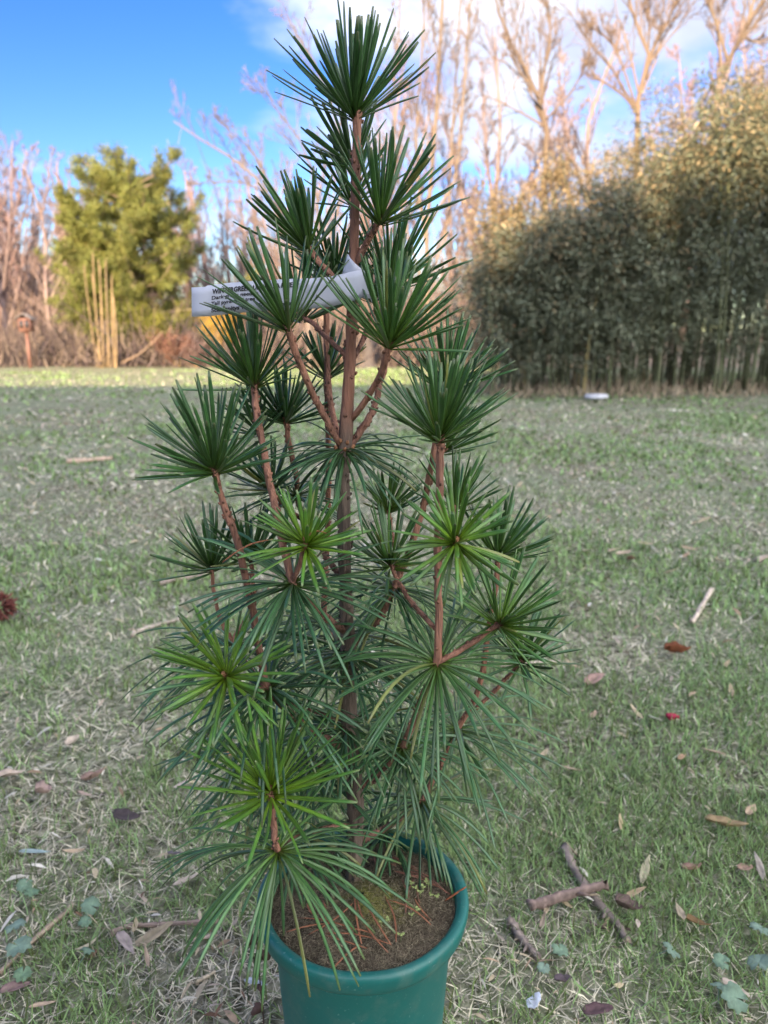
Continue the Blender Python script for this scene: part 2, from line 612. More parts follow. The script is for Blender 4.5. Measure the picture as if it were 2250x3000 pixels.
STRAW, TAN, BROWN, DKB, PALE, GREY, RUST = (0.46, 0.38, 0.26), (0.38, 0.27, 0.18), (0.20, 0.115, 0.075), (0.085, 0.055, 0.05), (0.62, 0.58, 0.50), (0.30, 0.28, 0.29), (0.22, 0.075, 0.035)
R_ = math.radians
unique = [
    # px, py, length px, width ratio, colour, kind, name, label, yaw, curl, cup
    (1838, 2681, 95, 0.55, (0.15, 0.105, 0.09), 'broad', 'dead_leaf', 'curled dark brown dead leaf lying against the crossed twigs', -0.2, 0.8, 1.2),
    (1985, 1930, 92, 0.50, RUST, 'broad', 'dead_leaf', 'rust brown folded dead leaf standing out on the open lawn', -0.25, 0.7, 1.5),
    (1890, 2570, 120, 0.24, (0.50, 0.45, 0.28), 'lance', 'bamboo_leaf', 'pale yellow green bamboo leaf standing beside the crossed twigs', 1.0, 0.2, 0.3),
    (1988, 2695, 118, 0.22, STRAW, 'strip', 'bamboo_leaf', 'upright straw strip to the right of the curled brown leaf', 1.45, 0.2, 0.6),
    (2126, 2448, 130, 0.34, (0.33, 0.24, 0.13), 'broad', 'dead_leaf', 'long yellowish brown curved dead leaf with a pale end', -0.4, 0.5, 0.9),
    (2195, 2402, 78, 0.36, (0.48, 0.36, 0.24), 'lance', 'dead_leaf', 'tan pointed leaf above the long curved dead leaf', 0.75, 0.2, 0.4),
    (2040, 2727, 85, 0.30, (0.27, 0.17, 0.08), 'strip', 'dead_leaf', 'amber brown strip of leaf bent beside the straw strip', -0.75, 0.5, 0.9),
    (2180, 2572, 60, 0.55, (0.33, 0.22, 0.16), 'broad', 'dead_leaf', 'blunt light brown leaf with a torn edge', 0.5, 0.3, 0.5),
    (2028, 2572, 70, 0.50, (0.30, 0.19, 0.14), 'broad', 'dead_leaf', 'crumpled reddish brown leaf in a straw patch', 0.2, 0.7, 1.0),
    (2222, 2568, 100, 0.22, (0.50, 0.42, 0.33), 'lance', 'bamboo_leaf', 'narrow beige bamboo leaf near the blunt brown leaf', 1.5, 0.2, 0.3),
    (1567, 2958, 62, 0.75, (0.72, 0.76, 0.84), 'broad', 'paper_scrap', 'torn bluish white paper scrap near the green pot', 1.1, 0.15, 0.2),
    (1650, 2898, 60, 0.7, (0.12, 0.09, 0.10), 'broad', 'dead_leaf', 'dark purplish leaf beside the paper scrap', 0.2, 0.4, 0.6),
    (1752, 2985, 95, 0.45, (0.11, 0.065, 0.07), 'broad', 'dead_leaf', 'dark maroon leaf flat in the near grass', 0.1, 0.2, 0.4),
    (1914, 2125, 48, 0.6, PALE, 'broad', 'dead_leaf', 'cream leaf fragment beside the red berry', -0.8, 0.3, 0.4),
    (1968, 1548, 62, 0.3, (0.50, 0.44, 0.36), 'strip', 'bark_chip', 'upright pale chip beside a brown clump of dead grass', 1.2, 0.1, 0.2),
    (1850, 1655, 36, 0.7, (0.13, 0.075, 0.05), 'broad', 'dead_leaf', 'small dark brown leaf alone on the lawn below the chip', 0.1, 0.6, 1.2),
    (2010, 1642, 50, 0.35, (0.45, 0.30, 0.20), 'lance', 'dead_leaf', 'orange tan leaf on grass near the pale chip', 0.9, 0.3, 0.5),
    (1740, 2010, 90, 0.5, (0.34, 0.22, 0.18), 'broad', 'dead_leaf', 'rosy brown leaf in straw litter beside the lower needles', 0.5, 0.4, 0.6),
    (29, 2293, 95, 0.42, (0.47, 0.38, 0.31), 'lance', 'dead_leaf', 'big beige folded leaf with a dark underside', 0.7, 0.3, 0.9),
    (277, 2300, 85, 0.48, (0.31, 0.21, 0.17), 'broad', 'dead_leaf', 'pinkish brown rolled leaf tilted up from the grass', 0.95, 0.7, 1.1),
    (130, 2342, 60, 0.8, (0.40, 0.29, 0.25), 'broad', 'dead_leaf', 'crumpled pale pinkish leaf ball', 0.3, 0.9, 1.4),
    (250, 2348, 56, 0.36, (0.48, 0.36, 0.29), 'lance', 'dead_leaf', 'small peach leaf under the rolled leaf', -0.35, 0.3, 0.5),
    (217, 2196, 58, 0.55, (0.58, 0.49, 0.40), 'broad', 'dead_leaf', 'cream folded leaf standing like a small tent', 0.9, 0.9, 1.2),
    (372, 2408, 95, 0.5, (0.07, 0.055, 0.055), 'broad', 'dead_leaf', 'blackish wet leaf pressed into the turf', -0.2, 0.2, 0.3),
    (511, 2520, 45, 0.6, (0.16, 0.14, 0.16), 'broad', 'dead_leaf', 'small slate grey leaf fragment in green grass', 0.8, 0.3, 0.4),
    (106, 2515, 130, 0.12, (0.36, 0.45, 0.42), 'strip', 'grass_strip', 'pale blue green broad grass strip lying flat', -0.28, 0.12, 0.3),
    (371, 2790, 105, 0.33, (0.36, 0.30, 0.27), 'strip', 'bamboo_sheath', 'greyish papery sheath with a flared end', -0.75, 0.15, 0.4),
    (545, 2600, 95, 0.3, (0.50, 0.42, 0.34), 'lance', 'dead_leaf', 'long pale leaf slanting up beside the pot', 0.85, 0.2, 0.5),
    (255, 2800, 80, 0.2, (0.52, 0.46, 0.32), 'lance', 'dead_leaf', 'thin curved cream leaf below the round ivy leaves', 1.0, 0.7, 0.5),
    (455, 2760, 120, 0.3, (0.30, 0.25, 0.17), 'broad', 'dead_leaf', 'olive brown flat leaf under the sheath', 0.6, 0.2, 0.3),
    (48, 2925, 85, 0.42, (0.27, 0.18, 0.16), 'broad', 'dead_leaf', 'dull brown leaf with a pointed corner among near ivy', 0.35, 0.3, 0.6),
    (752, 2912, 90, 0.25, (0.52, 0.56, 0.60), 'strip', 'grass_strip', 'bluish white strip of dead blade at the pot side', -0.4, 0.2, 0.4),
    (535, 1609, 45, 0.5, (0.075, 0.04, 0.035), 'broad', 'dead_leaf', 'very dark leaf behind the lowest left needle fan', 0.1, 0.6, 1.0),
    (297, 1652, 36, 0.35, (0.66, 0.64, 0.60), 'lance', 'dead_leaf', 'small whitish leaf on dark green turf', 0.3, 0.4, 0.4),
    (35, 1818, 50, 0.6, (0.34, 0.31, 0.33), 'broad', 'dead_leaf', 'grey leaf under the reddish dried flower head', 0.4, 0.3, 0.4),
    (688, 2222, 55, 0.6, (0.55, 0.28, 0.14), 'broad', 'dead_leaf', 'bright orange tan leaf glimpsed through the needles', 0.9, 0.4, 0.6),
    (530, 2320, 60, 0.3, (0.50, 0.42, 0.36), 'lance', 'dead_leaf', 'pale split leaf at the edge of the needles', 0.9, 0.3, 0.5),
    (1995, 2240, 60, 0.3, (0.46, 0.30, 0.19), 'lance', 'dead_leaf', 'orange tan leaf leaning in green tufts', 0.8, 0.2, 0.5),
    (1738, 2110, 55, 0.36, (0.50, 0.36, 0.24), 'lance', 'dead_leaf', 'honey coloured leaf standing in straw beside the drooping needles', 1.1, 0.2, 0.5),
    (2150, 2920, 80, 0.45, (0.46, 0.38, 0.31), 'broad', 'dead_leaf', 'beige leaf under the near ivy leaf', -0.5, 0.2, 0.4),
]
for (px, py, L, wr, col, kind, nm, lab, yaw, curl, cup) in unique:
    place_leaf(px, py, L, wr, col, kind, nm, lab, nm.split('_')[-1] if nm != 'dead_leaf' else 'leaf', None, yaw, curl, cup, tilt=(rng.normal() * 0.25, rng.normal() * 0.2))

for k in range(46):          # look-alike straw bamboo leaves strewn over the lawn
    px = float(rng.uniform(0, 2250))
    py = float(1500 + 1480 * rng.random() ** 1.2)
    if 700 < px < 1420 and py > 2300:
        continue
    c = A(STRAW) * (0.8 + 0.5 * rng.random()) * A([1, 1 - 0.1 * rng.random(), 1 - 0.15 * rng.random()])
    place_leaf(px, py, 40 + (py - 1500) / 1500 * 50 * rng.random() + 18, 0.2 + 0.12 * rng.random(), c, 'lance', 'bamboo_leaf', 'small straw coloured bamboo leaf scattered on the winter lawn', 'leaf', 'straw bamboo leaves strewn on the lawn', rng.random() * 6.28, 0.15 + 0.4 * rng.random(), 0.5, tilt=(rng.normal() * 0.3, rng.normal() * 0.25))

ivy = [(263, 2640, 52), (251, 2693, 38), (72, 2577, 42), (82, 2612, 48), (48, 2712, 52), (55, 2765, 64), (241, 2790, 42), (60, 2845, 46), (1589, 2822, 36), (1632, 2775, 52), (1949, 2772, 54), (2115, 2800, 44), (2240, 2815, 60), (2147, 2900, 72), (2223, 2719, 48), (2110, 2890, 44)]
for k, (px, py, w) in enumerate(ivy):
    p = ground(px, py, 0.03)
    R = w / 2 / FPX * np.linalg.norm(p - A([0, 0, CAM_H])) * 0.95
    blue = 0.45 * rng.random()
    col = A([0.13, 0.215, 0.12]) * (1 - blue) + A([0.22, 0.27, 0.27]) * blue
    o = obj('ivy_leaf', scallop_mesh('ivy_leaf', R, col, k), M_leaf, label='round scalloped grey green ground ivy leaf in the grass', cat='leaf', group='ground ivy leaves in the lawn')
    o.location = (p[0], p[1], float(gz(p[0], p[1])) + 0.012)
    o.rotation_euler = (rng.normal() * 0.25 + 0.25, rng.normal() * 0.25, rng.random() * 6.28)


def stick(pix, rpx, name, label, cat, col, lift=0.004, group=None, sides=9, rough_=0.12, ends=None, cut=None):
    """a twig lying on the lawn through photo pixels"""
    P = A([ground(x, y) for x, y in pix])
    P[:, 2] = gz(P[:, 0], P[:, 1]) + lift
    dist = np.linalg.norm(P.mean(0) - A([0, 0, CAM_H]))
    r = 0.82 * rpx / FPX * dist
    P[:, 2] += r
    K = 26
    rs = np.random.default_rng(int(pix[0][0] + pix[0][1]))
    L = smooth_line(P, K)
    kn = np.interp(np.arange(K), np.linspace(0, K - 1, 7), rs.normal(size=7))
    L[:, 0] += kn * r * 0.25
    R = r * np.linspace(1.08, 0.78, K) * (1 + 0.5 * rough_ * rs.normal(size=K))
    for b in rs.integers(3, K - 3, 2):
        R[b] *= 1.22
    mb = MB()
    c = np.broadcast_to(A(col), (K * sides + 2, 3)).copy()
    streak = np.tile(0.65 + 0.7 * rs.random(sides), K)[:, None]
    c[:-2] *= streak * (0.75 + 0.5 * rs.random((K * sides, 1)))
    c[-2:] = A((0.42, 0.33, 0.24)) if cut is None else A(cut)
    V, F, T = tubes(L[None], R[None], sides)
    cen = np.repeat(L, sides, 0)
    V[:K * sides] = cen + (V[:K * sides] - cen) * (1 + 0.14 * rs.normal(size=(K * sides, 1)))
    V[:sides] += rs.normal(size=(sides, 3)) * r * 0.35
    V[(K - 1) * sides:K * sides] += rs.normal(size=(sides, 3)) * r * 0.35
    mb.add(V, F, c)
    mb.T.append(T)
    if rpx >= 9:        # a broken side shoot
        b = int(K * 0.62)
        d = unit(L[b + 1] - L[b])
        sd = unit(np.cross(d, [0, 0, 1.0]) + A([0, 0, 0.35]) + d * 0.8)
        add_tubes(mb, A([[L[b], L[b] + sd * r * 2.0, L[b] + sd * r * 3.4]]), A([[r * 0.5, r * 0.36, r * 0.2]]), 6, A(col) * 0.9)
    o0 = P[0]
    return obj(name, mb.mesh(name, o0), M_leaf, label=label, cat=cat, group=group, loc=o0)


stick([(1553, 2692), (1650, 2662), (1762, 2627)], 15, 'twig', 'thick straight brown twig with a cut end lying across another twig', 'twig', (0.21, 0.15, 0.125), lift=0.022)
stick([(1654, 2491), (1690, 2570), (1741, 2643), (1800, 2710), (1838, 2768)], 14, 'twig', 'long grey brown twig lying under the straight cut twig', 'twig', (0.25, 0.20, 0.17))
stick([(1488, 2708), (1530, 2765), (1578, 2822)], 13, 'twig', 'splintered weathered stub of wood beside the pot', 'twig', (0.26, 0.21, 0.18), rough_=0.3)
stick([(1720, 2700), (1760, 2718), (1850, 2726)], 5, 'twig', 'thin dark twig poking from under the curled leaf', 'twig', (0.10, 0.07, 0.06))
stick([(217, 2655), (120, 2745), (0, 2862)], 8, 'straw_stalk', 'long pale straw stalk running through the ivy leaves', 'stalk', (0.44, 0.34, 0.25))
stick([(328, 2742), (380, 2722), (480, 2716), (640, 2707)], 8, 'straw_stalk', 'split pinkish stalk lying level towards the pot', 'stalk', (0.36, 0.27, 0.22))
stick([(385, 1872), (420, 1852), (560, 1810)], 7, 'straw_stalk', 'pale straight stalk behind the left needle fan', 'stalk', (0.48, 0.40, 0.33))
stick([(465, 1713), (540, 1697), (615, 1685)], 7, 'straw_stalk', 'short pinkish stalk behind the lower left shoots', 'stalk', (0.45, 0.36, 0.30))
stick([(200, 1356), (265, 1352), (332, 1347)], 7, 'straw_stalk', 'peach coloured reed lying out on the open lawn', 'stalk', (0.52, 0.38, 0.29))
stick([(2082, 1739), (2055, 1785), (2029, 1833)], 9, 'straw_stalk', 'stout pale stick slanting on the right lawn', 'stalk', (0.47, 0.39, 0.31))
stick([(1420, 1960), (1560, 1950), (1640, 1945)], 6, 'straw_stalk', 'thin beige stalk beyond the right needle fan', 'stalk', (0.48, 0.40, 0.32))
stick([(2215, 1655), (2250, 1640)], 7, 'straw_stalk', 'short pinkish stick end at the lawn beside tufts', 'stalk', (0.45, 0.36, 0.30))
stick([(570, 2893), (632, 2857)], 6, 'straw_stalk', 'short cream stalk slanting near the pot', 'stalk', (0.50, 0.42, 0.30))
stick([(1580, 2430), (1640, 2460), (1700, 2515)], 4, 'straw_stalk', 'thin straw stem above the crossed twigs', 'stalk', (0.50, 0.41, 0.28))

# dried weed stem beside the pot
wp = A([ground(772, 3010), ground(766, 2985), ground(766, 2985)])
base = ground(775, 3040)
stem_px = [(775, 3040), (770, 2960), (762, 2880), (757, 2800), (750, 2750)]
W0 = A([at(x, y, base[1] + 0.002 * i) for i, (x, y) in enumerate(stem_px)])
weed = obj('dried_weed', None, label='dark shrivelled weed stem standing at the side of the pot', cat='weed', loc=W0[0])
mb = MB()
add_tubes(mb, smooth_line(W0, 12)[None], np.linspace(0.0013, 0.0008, 12)[None], 6, (0.09, 0.055, 0.045))
obj('stem', mb.mesh('stem', W0[0]), M_leaf, weed)
for k, (i, s) in enumerate([(4, 0.9), (3, 0.8), (3, 1.0), (1, 1.0), (2, 0.6)]):
    me = leaf_mesh('leaf', 0.026 * s, 0.018 * s, (0.11, 0.065, 0.05), 0.9, 1.5, 'broad', seed=60 + k)
    o = obj('leaf', me, M_leaf, weed)
    o.location = W0[i] - W0[0] + A([0.003 * (-1) ** k, -0.004, 0])
    o.rotation_euler = (0.6 * k, -1.1 + 0.3 * k, 1.3 * k)

# red berry and reddish dried flower head
bp_ = ground(1963, 2122)
mb = MB()
for dx, dz, r in ((0, 0, 1.0), (0.6, 0.1, 0.75), (-0.5, 0.35, 0.7), (1.3, -0.1, 0.5)):
    th, ph = np.meshgrid(np.linspace(0, math.pi, 7), np.linspace(0, 2 * math.pi, 9)[:-1], indexing='ij')
    S_ = np.stack([np.sin(th) * np.cos(ph), np.sin(th) * np.sin(ph), np.cos(th)], -1) * 0.010 * r
    i, j = np.meshgrid(np.arange(6), np.arange(8), indexing='ij')
    q = np.stack([i * 8 + j, (i + 1) * 8 + j, (i + 1) * 8 + (j + 1) % 8, i * 8 + (j + 1) % 8], -1).reshape(-1, 4)
    mb.add(S_.reshape(-1, 3) + A([dx * 0.014, 0, 0.010 + 0.01 * dz]), q, A([0.32, 0.03, 0.06]) * (0.7 + 0.5 * rng.random()))
obj('berry_cluster', mb.mesh('berry_cluster'), M_leaf, label='small crimson berry cluster lying on the lawn', cat='berries', loc=(bp_[0], bp_[1], float(gz(bp_[0], bp_[1])) + 0.012))
fh = ground(2, 1830)
mb = MB()
u = unit(rng.normal(size=(220, 3)))
base_p = u * (0.045 * rng.random((220, 1)) ** 0.4) + A([0, 0, 0.065])
tip = base_p + u * 0.022
add_tubes(mb, np.stack([base_p, (base_p + tip) / 2 + rng.normal(size=(220, 3)) * 0.002, tip], 1), np.broadcast_to(A([[0.0035, 0.003, 0.001]]), (220, 3)), 4, A([[0.16, 0.05, 0.04]]) * (0.5 + rng.random((220, 1))))
add_tubes(mb, A([[[0, 0, -0.01], [0.003, 0, 0.03], [0, 0, 0.07]]]), A([[0.003, 0.003, 0.003]]), 6, (0.15, 0.08, 0.06))
obj('dried_flower_head', mb.mesh('dried_flower_head'), M_leaf, label='reddish brown dried flower head sticking out of the lawn', cat='flower', loc=(fh[0], fh[1], 0))


def litter():
    """tiny uncountable scraps: short straw, needles and leaf crumbs"""
    n = 15000
    r = np.random.default_rng(77)
    rr = np.sqrt(0.7 ** 2 + (10 ** 2 - 0.7 ** 2) * r.random(n) ** 1.7)
    th = (r.random(n) * 2 - 1) * 0.64
    x, y = rr * np.sin(th), rr * np.cos(th)
    k = (np.hypot(x + 0.03, y - 0.86) > 0.17) & (r.random(n) < np.clip(2.0 - patch(x, y) * 3.0, 0.06, 1))
    x, y = x[k], y[k]
    n = len(x)
    L = (0.010 + 0.028 * r.random(n) ** 2) * (1 + 0.16 * np.maximum(y - 1.2, 0))
    W = L * (0.08 + 0.26 * r.random(n) ** 1.5)
    az = r.random(n) * 6.283
    D = np.stack([np.cos(az), np.sin(az), r.normal(size=n) * 0.35], -1)
    S = unit(np.cross(D, A([0, 0, 1.0]) + r.normal(size=(n, 3)) * 0.4))
    z = gz(x, y) + 0.008 + 0.016 * r.random(n)
    s = A([-0.5, -0.15, 0.2, 0.5])
    pr = A([0.15, 1, 0.8, 0.05])
    bend = A([0.0, 0.08, 0.06, -0.05])
    P = np.stack([x, y, z], -1)[:, None] + D[:, None] * (L[:, None] * s)[..., None] + A([0, 0, 1.0]) * (L[:, None] * bend)[..., None]
    Wv = S[:, None] * (W[:, None] * pr)[..., None] * 0.5
    V = np.stack([P - Wv, P + Wv], 2).reshape(-1, 3)
    kk = np.arange(3) * 2
    F = (np.arange(n)[:, None, None] * 8 + np.stack([kk, kk + 1, kk + 3, kk + 2], -1)[None]).reshape(-1, 4)
    pal = A([STRAW, PALE, TAN, BROWN, (0.40, 0.33, 0.27), DKB])
    c = pal[r.choice(6, n, p=[0.36, 0.24, 0.14, 0.06, 0.16, 0.04])] * (0.7 + 0.5 * r.random((n, 1)))
    obj('leaf_litter', mesh_np('leaf_litter', V, F, np.repeat(c, 8, 0)), M_leaf, label='crumbs of straw and broken leaves scattered through the lawn', cat='litter', kind='stuff')


litter()

# ------------------------------------------------------------------ pot
PX, PY = -0.028, 0.860        # pot axis
RIM_Z = 0.275


def lathe(prof, n, cx=0.0, cy=0.0):
    prof = A(prof, float)
    a = np.arange(n) * 2 * math.pi / n
    V = np.stack([cx + prof[:, 0:1] * np.cos(a), cy + prof[:, 0:1] * np.sin(a), np.broadcast_to(prof[:, 1:2], (len(prof), n))], -1).reshape(-1, 3)
    i, j = np.meshgrid(np.arange(len(prof) - 1), np.arange(n), indexing='ij')
    q = np.stack([i * n + j, i * n + (j + 1) % n, (i + 1) * n + (j + 1) % n, (i + 1) * n + j], -1).reshape(-1, 4)
    return V, q


def pot_material():
    m = bpy.data.materials.new('green_plastic')
    m.use_nodes = True
    n, l = m.node_tree.nodes, m.node_tree.links
    b = n['Principled BSDF']
    t = n.new('ShaderNodeTexCoord')
    a = n.new('ShaderNodeTexNoise')
    a.inputs['Scale'].default_value = 9
    a.inputs['Detail'].default_value = 8
    l.new(t.outputs['Object'], a.inputs['Vector'])
    r = n.new('ShaderNodeValToRGB')
    r.color_ramp.elements[0].position = 0.35
    r.color_ramp.elements[0].color = (0.004, 0.098, 0.086, 1)
    r.color_ramp.elements[1].position = 0.72
    r.color_ramp.elements[1].color = (0.007, 0.125, 0.108, 1)
    l.new(a.outputs['Fac'], r.inputs[0])
    # pale specks of dust and scuffs
    s = n.new('ShaderNodeTexNoise')
    s.inputs['Scale'].default_value = 190
    s.inputs['Detail'].default_value = 2
    l.new(t.outputs['Object'], s.inputs['Vector'])
    r2 = n.new('ShaderNodeValToRGB')
    r2.color_ramp.elements[0].position = 0.66
    r2.color_ramp.elements[0].color = (0, 0, 0, 1)
    r2.color_ramp.elements[1].position = 0.76
    r2.color_ramp.elements[1].color = (0.5, 0.5, 0.5, 1)
    l.new(s.outputs['Fac'], r2.inputs[0])
    mx = n.new('ShaderNodeMix')
    mx.data_type = 'RGBA'
    l.new(r2.outputs[0], mx.inputs['Factor'])
    l.new(r.outputs[0], mx.inputs[6])
    mx.inputs[7].default_value = (0.20, 0.30, 0.27, 1)
    # dusty film and splashes of dried mud
    dn = n.new('ShaderNodeTexNoise')
    dn.inputs['Scale'].default_value = 34
    dn.inputs['Detail'].default_value = 9
    dn.inputs['Roughness'].default_value = 0.7
    l.new(t.outputs['Object'], dn.inputs['Vector'])
    r3 = n.new('ShaderNodeValToRGB')
    r3.color_ramp.elements[0].position = 0.50
    r3.color_ramp.elements[0].color = (0, 0, 0, 1)
    r3.color_ramp.elements[1].position = 0.75
    r3.color_ramp.elements[1].color = (0.55, 0.55, 0.55, 1)
    l.new(dn.outputs['Fac'], r3.inputs[0])
    mx2 = n.new('ShaderNodeMix')
    mx2.data_type = 'RGBA'
    l.new(r3.outputs[0], mx2.inputs['Factor'])
    l.new(mx.outputs[2], mx2.inputs[6])
    mx2.inputs[7].default_value = (0.10, 0.16, 0.13, 1)
    l.new(mx2.outputs[2], b.inputs['Base Color'])
    rr = n.new('ShaderNodeMapRange')
    rr.inputs['To Min'].default_value = 0.36
    rr.inputs['To Max'].default_value = 0.55
    l.new(a.outputs['Fac'], rr.inputs['Value'])
    l.new(rr.outputs[0], b.inputs['Roughness'])
    bp = n.new('ShaderNodeBump')
    bp.inputs['Strength'].default_value = 0.08
    bp.inputs['Distance'].default_value = 0.004
    l.new(a.outputs['Fac'], bp.inputs['Height'])
    l.new(bp.outputs[0], b.inputs['Normal'])
    return m


M_pot = pot_material()
pot = obj('plant_pot', None, label='round teal green plastic nursery pot with a thick rolled rim', cat='pot', loc=(PX, PY, 0))
V, q = lathe([(0.0, 0.004), (0.090, 0.004), (0.100, 0.0), (0.104, 0.004), (0.1075, 0.06), (0.113, 0.15), (0.1185, 0.243), (0.1200, 0.2465)], 72)
obj('body', mesh_np('body', V, q), M_pot, pot)
V, q = lathe([(0.1195, 0.2455), (0.128, 0.2462), (0.1345, 0.2480), (0.1368, 0.2515), (0.1385, 0.2600), (0.1398, 0.2680), (0.1392, 0.2728), (0.1372, 0.2755), (0.1340, 0.2766), (0.1300, 0.2760), (0.1272, 0.2745), (0.1262, 0.2725), (0.1250, 0.2722), (0.1240, 0.2705), (0.1228, 0.2620), (0.1200, 0.2300)], 96)
V[:, 2] += 0.0006 * np.sin(np.arctan2(V[:, 1], V[:, 0]) * 3 + 1) + 0.0004 * np.sin(np.arctan2(V[:, 1], V[:, 0]) * 7)
obj('rim', mesh_np('rim', V, q), M_pot, pot)

# soil with a moss patch and a felt of fine roots
SOIL_Z = 0.2625


def soil_h(x, y):
    r = np.hypot(x, y)
    return SOIL_Z + 0.006 * (vnoise(x + 5, y + 5, 0.02, 41) - 0.5) + 0.010 * np.exp(-((x - 0.012) ** 2 + (y - 0.0) ** 2) / 0.0022) - 0.004 * np.clip((r - 0.10) / 0.02, 0, 1)


ang, rad = np.meshgrid(np.arange(72) * 2 * math.pi / 72, np.linspace(0.002, 0.1222, 26), indexing='xy')
SX, SY = rad * np.cos(ang), rad * np.sin(ang)
SZ = soil_h(SX, SY)
moss = np.clip(1.25 - np.hypot((SX - 0.016) / 0.055, (SY + 0.008) / 0.05), 0, 1) * (0.4 + vnoise(SX + 3, SY + 3, 0.012, 42))
moss = np.clip(moss, 0, 1)[..., None]
cs = (A([0.15, 0.118, 0.082]) * (1 - moss) + A([0.20, 0.20, 0.055]) * moss) * (0.6 + 0.8 * vnoise(SX + 9, SY + 9, 0.006, 43))[..., None]
nr, na = SX.shape
i, j = np.meshgrid(np.arange(nr - 1), np.arange(na), indexing='ij')
q = np.stack([i * na + j, i * na + (j + 1) % na, (i + 1) * na + (j + 1) % na, (i + 1) * na + j], -1).reshape(-1, 4)
M_soil = mat('mossy_soil', rough=0.95, attr=True, noise=(230, 0.55, 1.45), bump=0.9, bscale=420, spec=0.1)
soil = obj('potting_soil', None, label='mossy brown root-felted soil filling the teal pot', cat='soil', loc=(PX, PY, 0))
obj('soil_surface', mesh_np('soil_surface', np.stack([SX, SY, SZ], -1).reshape(-1, 3), q, cs.reshape(-1, 3)), M_soil, soil)
n = 7000
rr_ = np.random.default_rng(51)
a_, r_ = rr_.random(n) * 6.2832, 0.121 * np.sqrt(rr_.random(n))
x_, y_ = r_ * np.cos(a_), r_ * np.sin(a_)
mo = np.clip(1.3 - np.hypot((x_ - 0.016) / 0.055, (y_ + 0.008) / 0.05), 0, 1)
keep = (rr_.random(n) > mo * 0.85)
x_, y_ = x_[keep], y_[keep]
n = len(x_)
az_ = rr_.random(n) * 6.2832
L_ = 0.005 + 0.012 * rr_.random(n)
s_ = np.linspace(0, 1, 5)
turn = az_[:, None] + (rr_.random((n, 1)) - 0.5) * 5 * s_
dx_ = np.concatenate([np.zeros((n, 1)), np.cumsum(np.cos(turn)[:, 1:], 1) / 4], 1) * L_[:, None]
dy_ = np.concatenate([np.zeros((n, 1)), np.cumsum(np.sin(turn)[:, 1:], 1) / 4], 1) * L_[:, None]
P_ = np.stack([x_[:, None] + dx_, y_[:, None] + dy_, soil_h(x_, y_)[:, None] + (rr_.random((n, 1)) * 0.004) * np.sin(s_ * math.pi) + 0.0006], -1)
rr2 = np.hypot(P_[..., 0], P_[..., 1])
P_[..., :2] *= np.minimum(1, 0.1215 / np.maximum(rr2, 1e-6))[..., None]
mb = MB()
add_tubes(mb, P_, np.broadcast_to(A([[0.00022, 0.00024, 0.00022, 0.0002, 0.0001]]), (n, 5)), 3, A([[0.44, 0.37, 0.25]]) * (0.35 + 0.85 * rr_.random((n, 1))), cap=False)
f = obj('root_felt', mb.mesh('root_felt'), M_soil, soil, kind='stuff')


def soil_pt(cx, cy, lift):
    """crop pixel (2.304 x, origin 700,2350) -> point on the soil"""
    p = ground(700 + cx / 2.304, 2350 + cy / 2.304, SOIL_Z)
    x, y = p[0] - PX, p[1] - PY
    r = math.hypot(x, y)
    k = min(1, 0.119 / max(r, 1e-6))
    x, y = x * k, y * k
    return A([PX + x, PY + y, float(soil_h(A([x]), A([y]))[0]) + lift])


# flattened needle used for green and for dead needles
CS = A([(-1, 0.0), (-0.58, 0.85), (0, 0.30), (0.58, 0.85), (1, 0.0), (0.58, -0.85), (0, -0.30), (-0.58, -0.85)])
NK = 9
NPROF = A([0.52, 0.76, 0.94, 1.0, 1.0, 1.0, 0.97, 0.88, 0.50])


def needles_np(P, Wd, Nd, w, t):
    """P (B,NK,3) centre lines; Wd, Nd (B,NK,3) width and normal directions; w,t (B,) half width and half thickness"""
    B = len(P)
    o = (CS[:, 0][None, None, :, None] * Wd[:, :, None, :] * (w[:, None] * NPROF)[:, :, None, None]
         + CS[:, 1][None, None, :, None] * Nd[:, :, None, :] * (t[:, None] * NPROF)[:, :, None, None])
    V = (P[:, :, None, :] + o).reshape(B, NK * 8, 3)
    i, j = np.meshgrid(np.arange(NK - 1), np.arange(8), indexing='ij')
    q = np.stack([i * 8 + j, i * 8 + (j + 1) % 8, (i + 1) * 8 + (j + 1) % 8, (i + 1) * 8 + j], -1).reshape(-1, 4)
    e = (NK - 1) * 8
    caps = A([[e, e + 1, e + 2, e + 7], [e + 2, e + 3, e + 6, e + 7], [e + 3, e + 4, e + 5, e + 6], [7, 2, 1, 0], [7, 6, 3, 2], [6, 5, 4, 3]])
    return V, np.concatenate([q, caps])


dead = [(395, 790, 760, 870), (315, 890, 590, 850), (470, 915, 770, 745), (780, 672, 828, 975), (795, 700, 1008, 1058), (820, 680, 1028, 1022), (570, 908, 1015, 975), (580, 920, 865, 1003), (620, 1150, 815, 990), (985, 695, 1060, 975), (1010, 720, 1297, 852), (1188, 540, 1125, 808), (1185, 675, 1300, 800), (1230, 560, 1430, 630), (1000, 385, 1150, 450), (860, 400, 1060, 460), (1040, 500, 1230, 540), (1300, 540, 1400, 640), (470, 660, 520, 790), (565, 680, 585, 815), (870, 340, 1080, 420), (1060, 410, 1300, 520), (1100, 560, 1150, 690), (1060, 515, 1260, 580), (1205, 590, 1220, 700), (920, 285, 930, 480), (1010, 440, 1200, 470), (1150, 480, 1340, 590), (700, 880, 900, 930), (1090, 470, 1180, 545)]
M_dead = mat('dead_needle', rough=0.6, attr=True, noise=(120, 0.8, 1.2), spec=0.3)
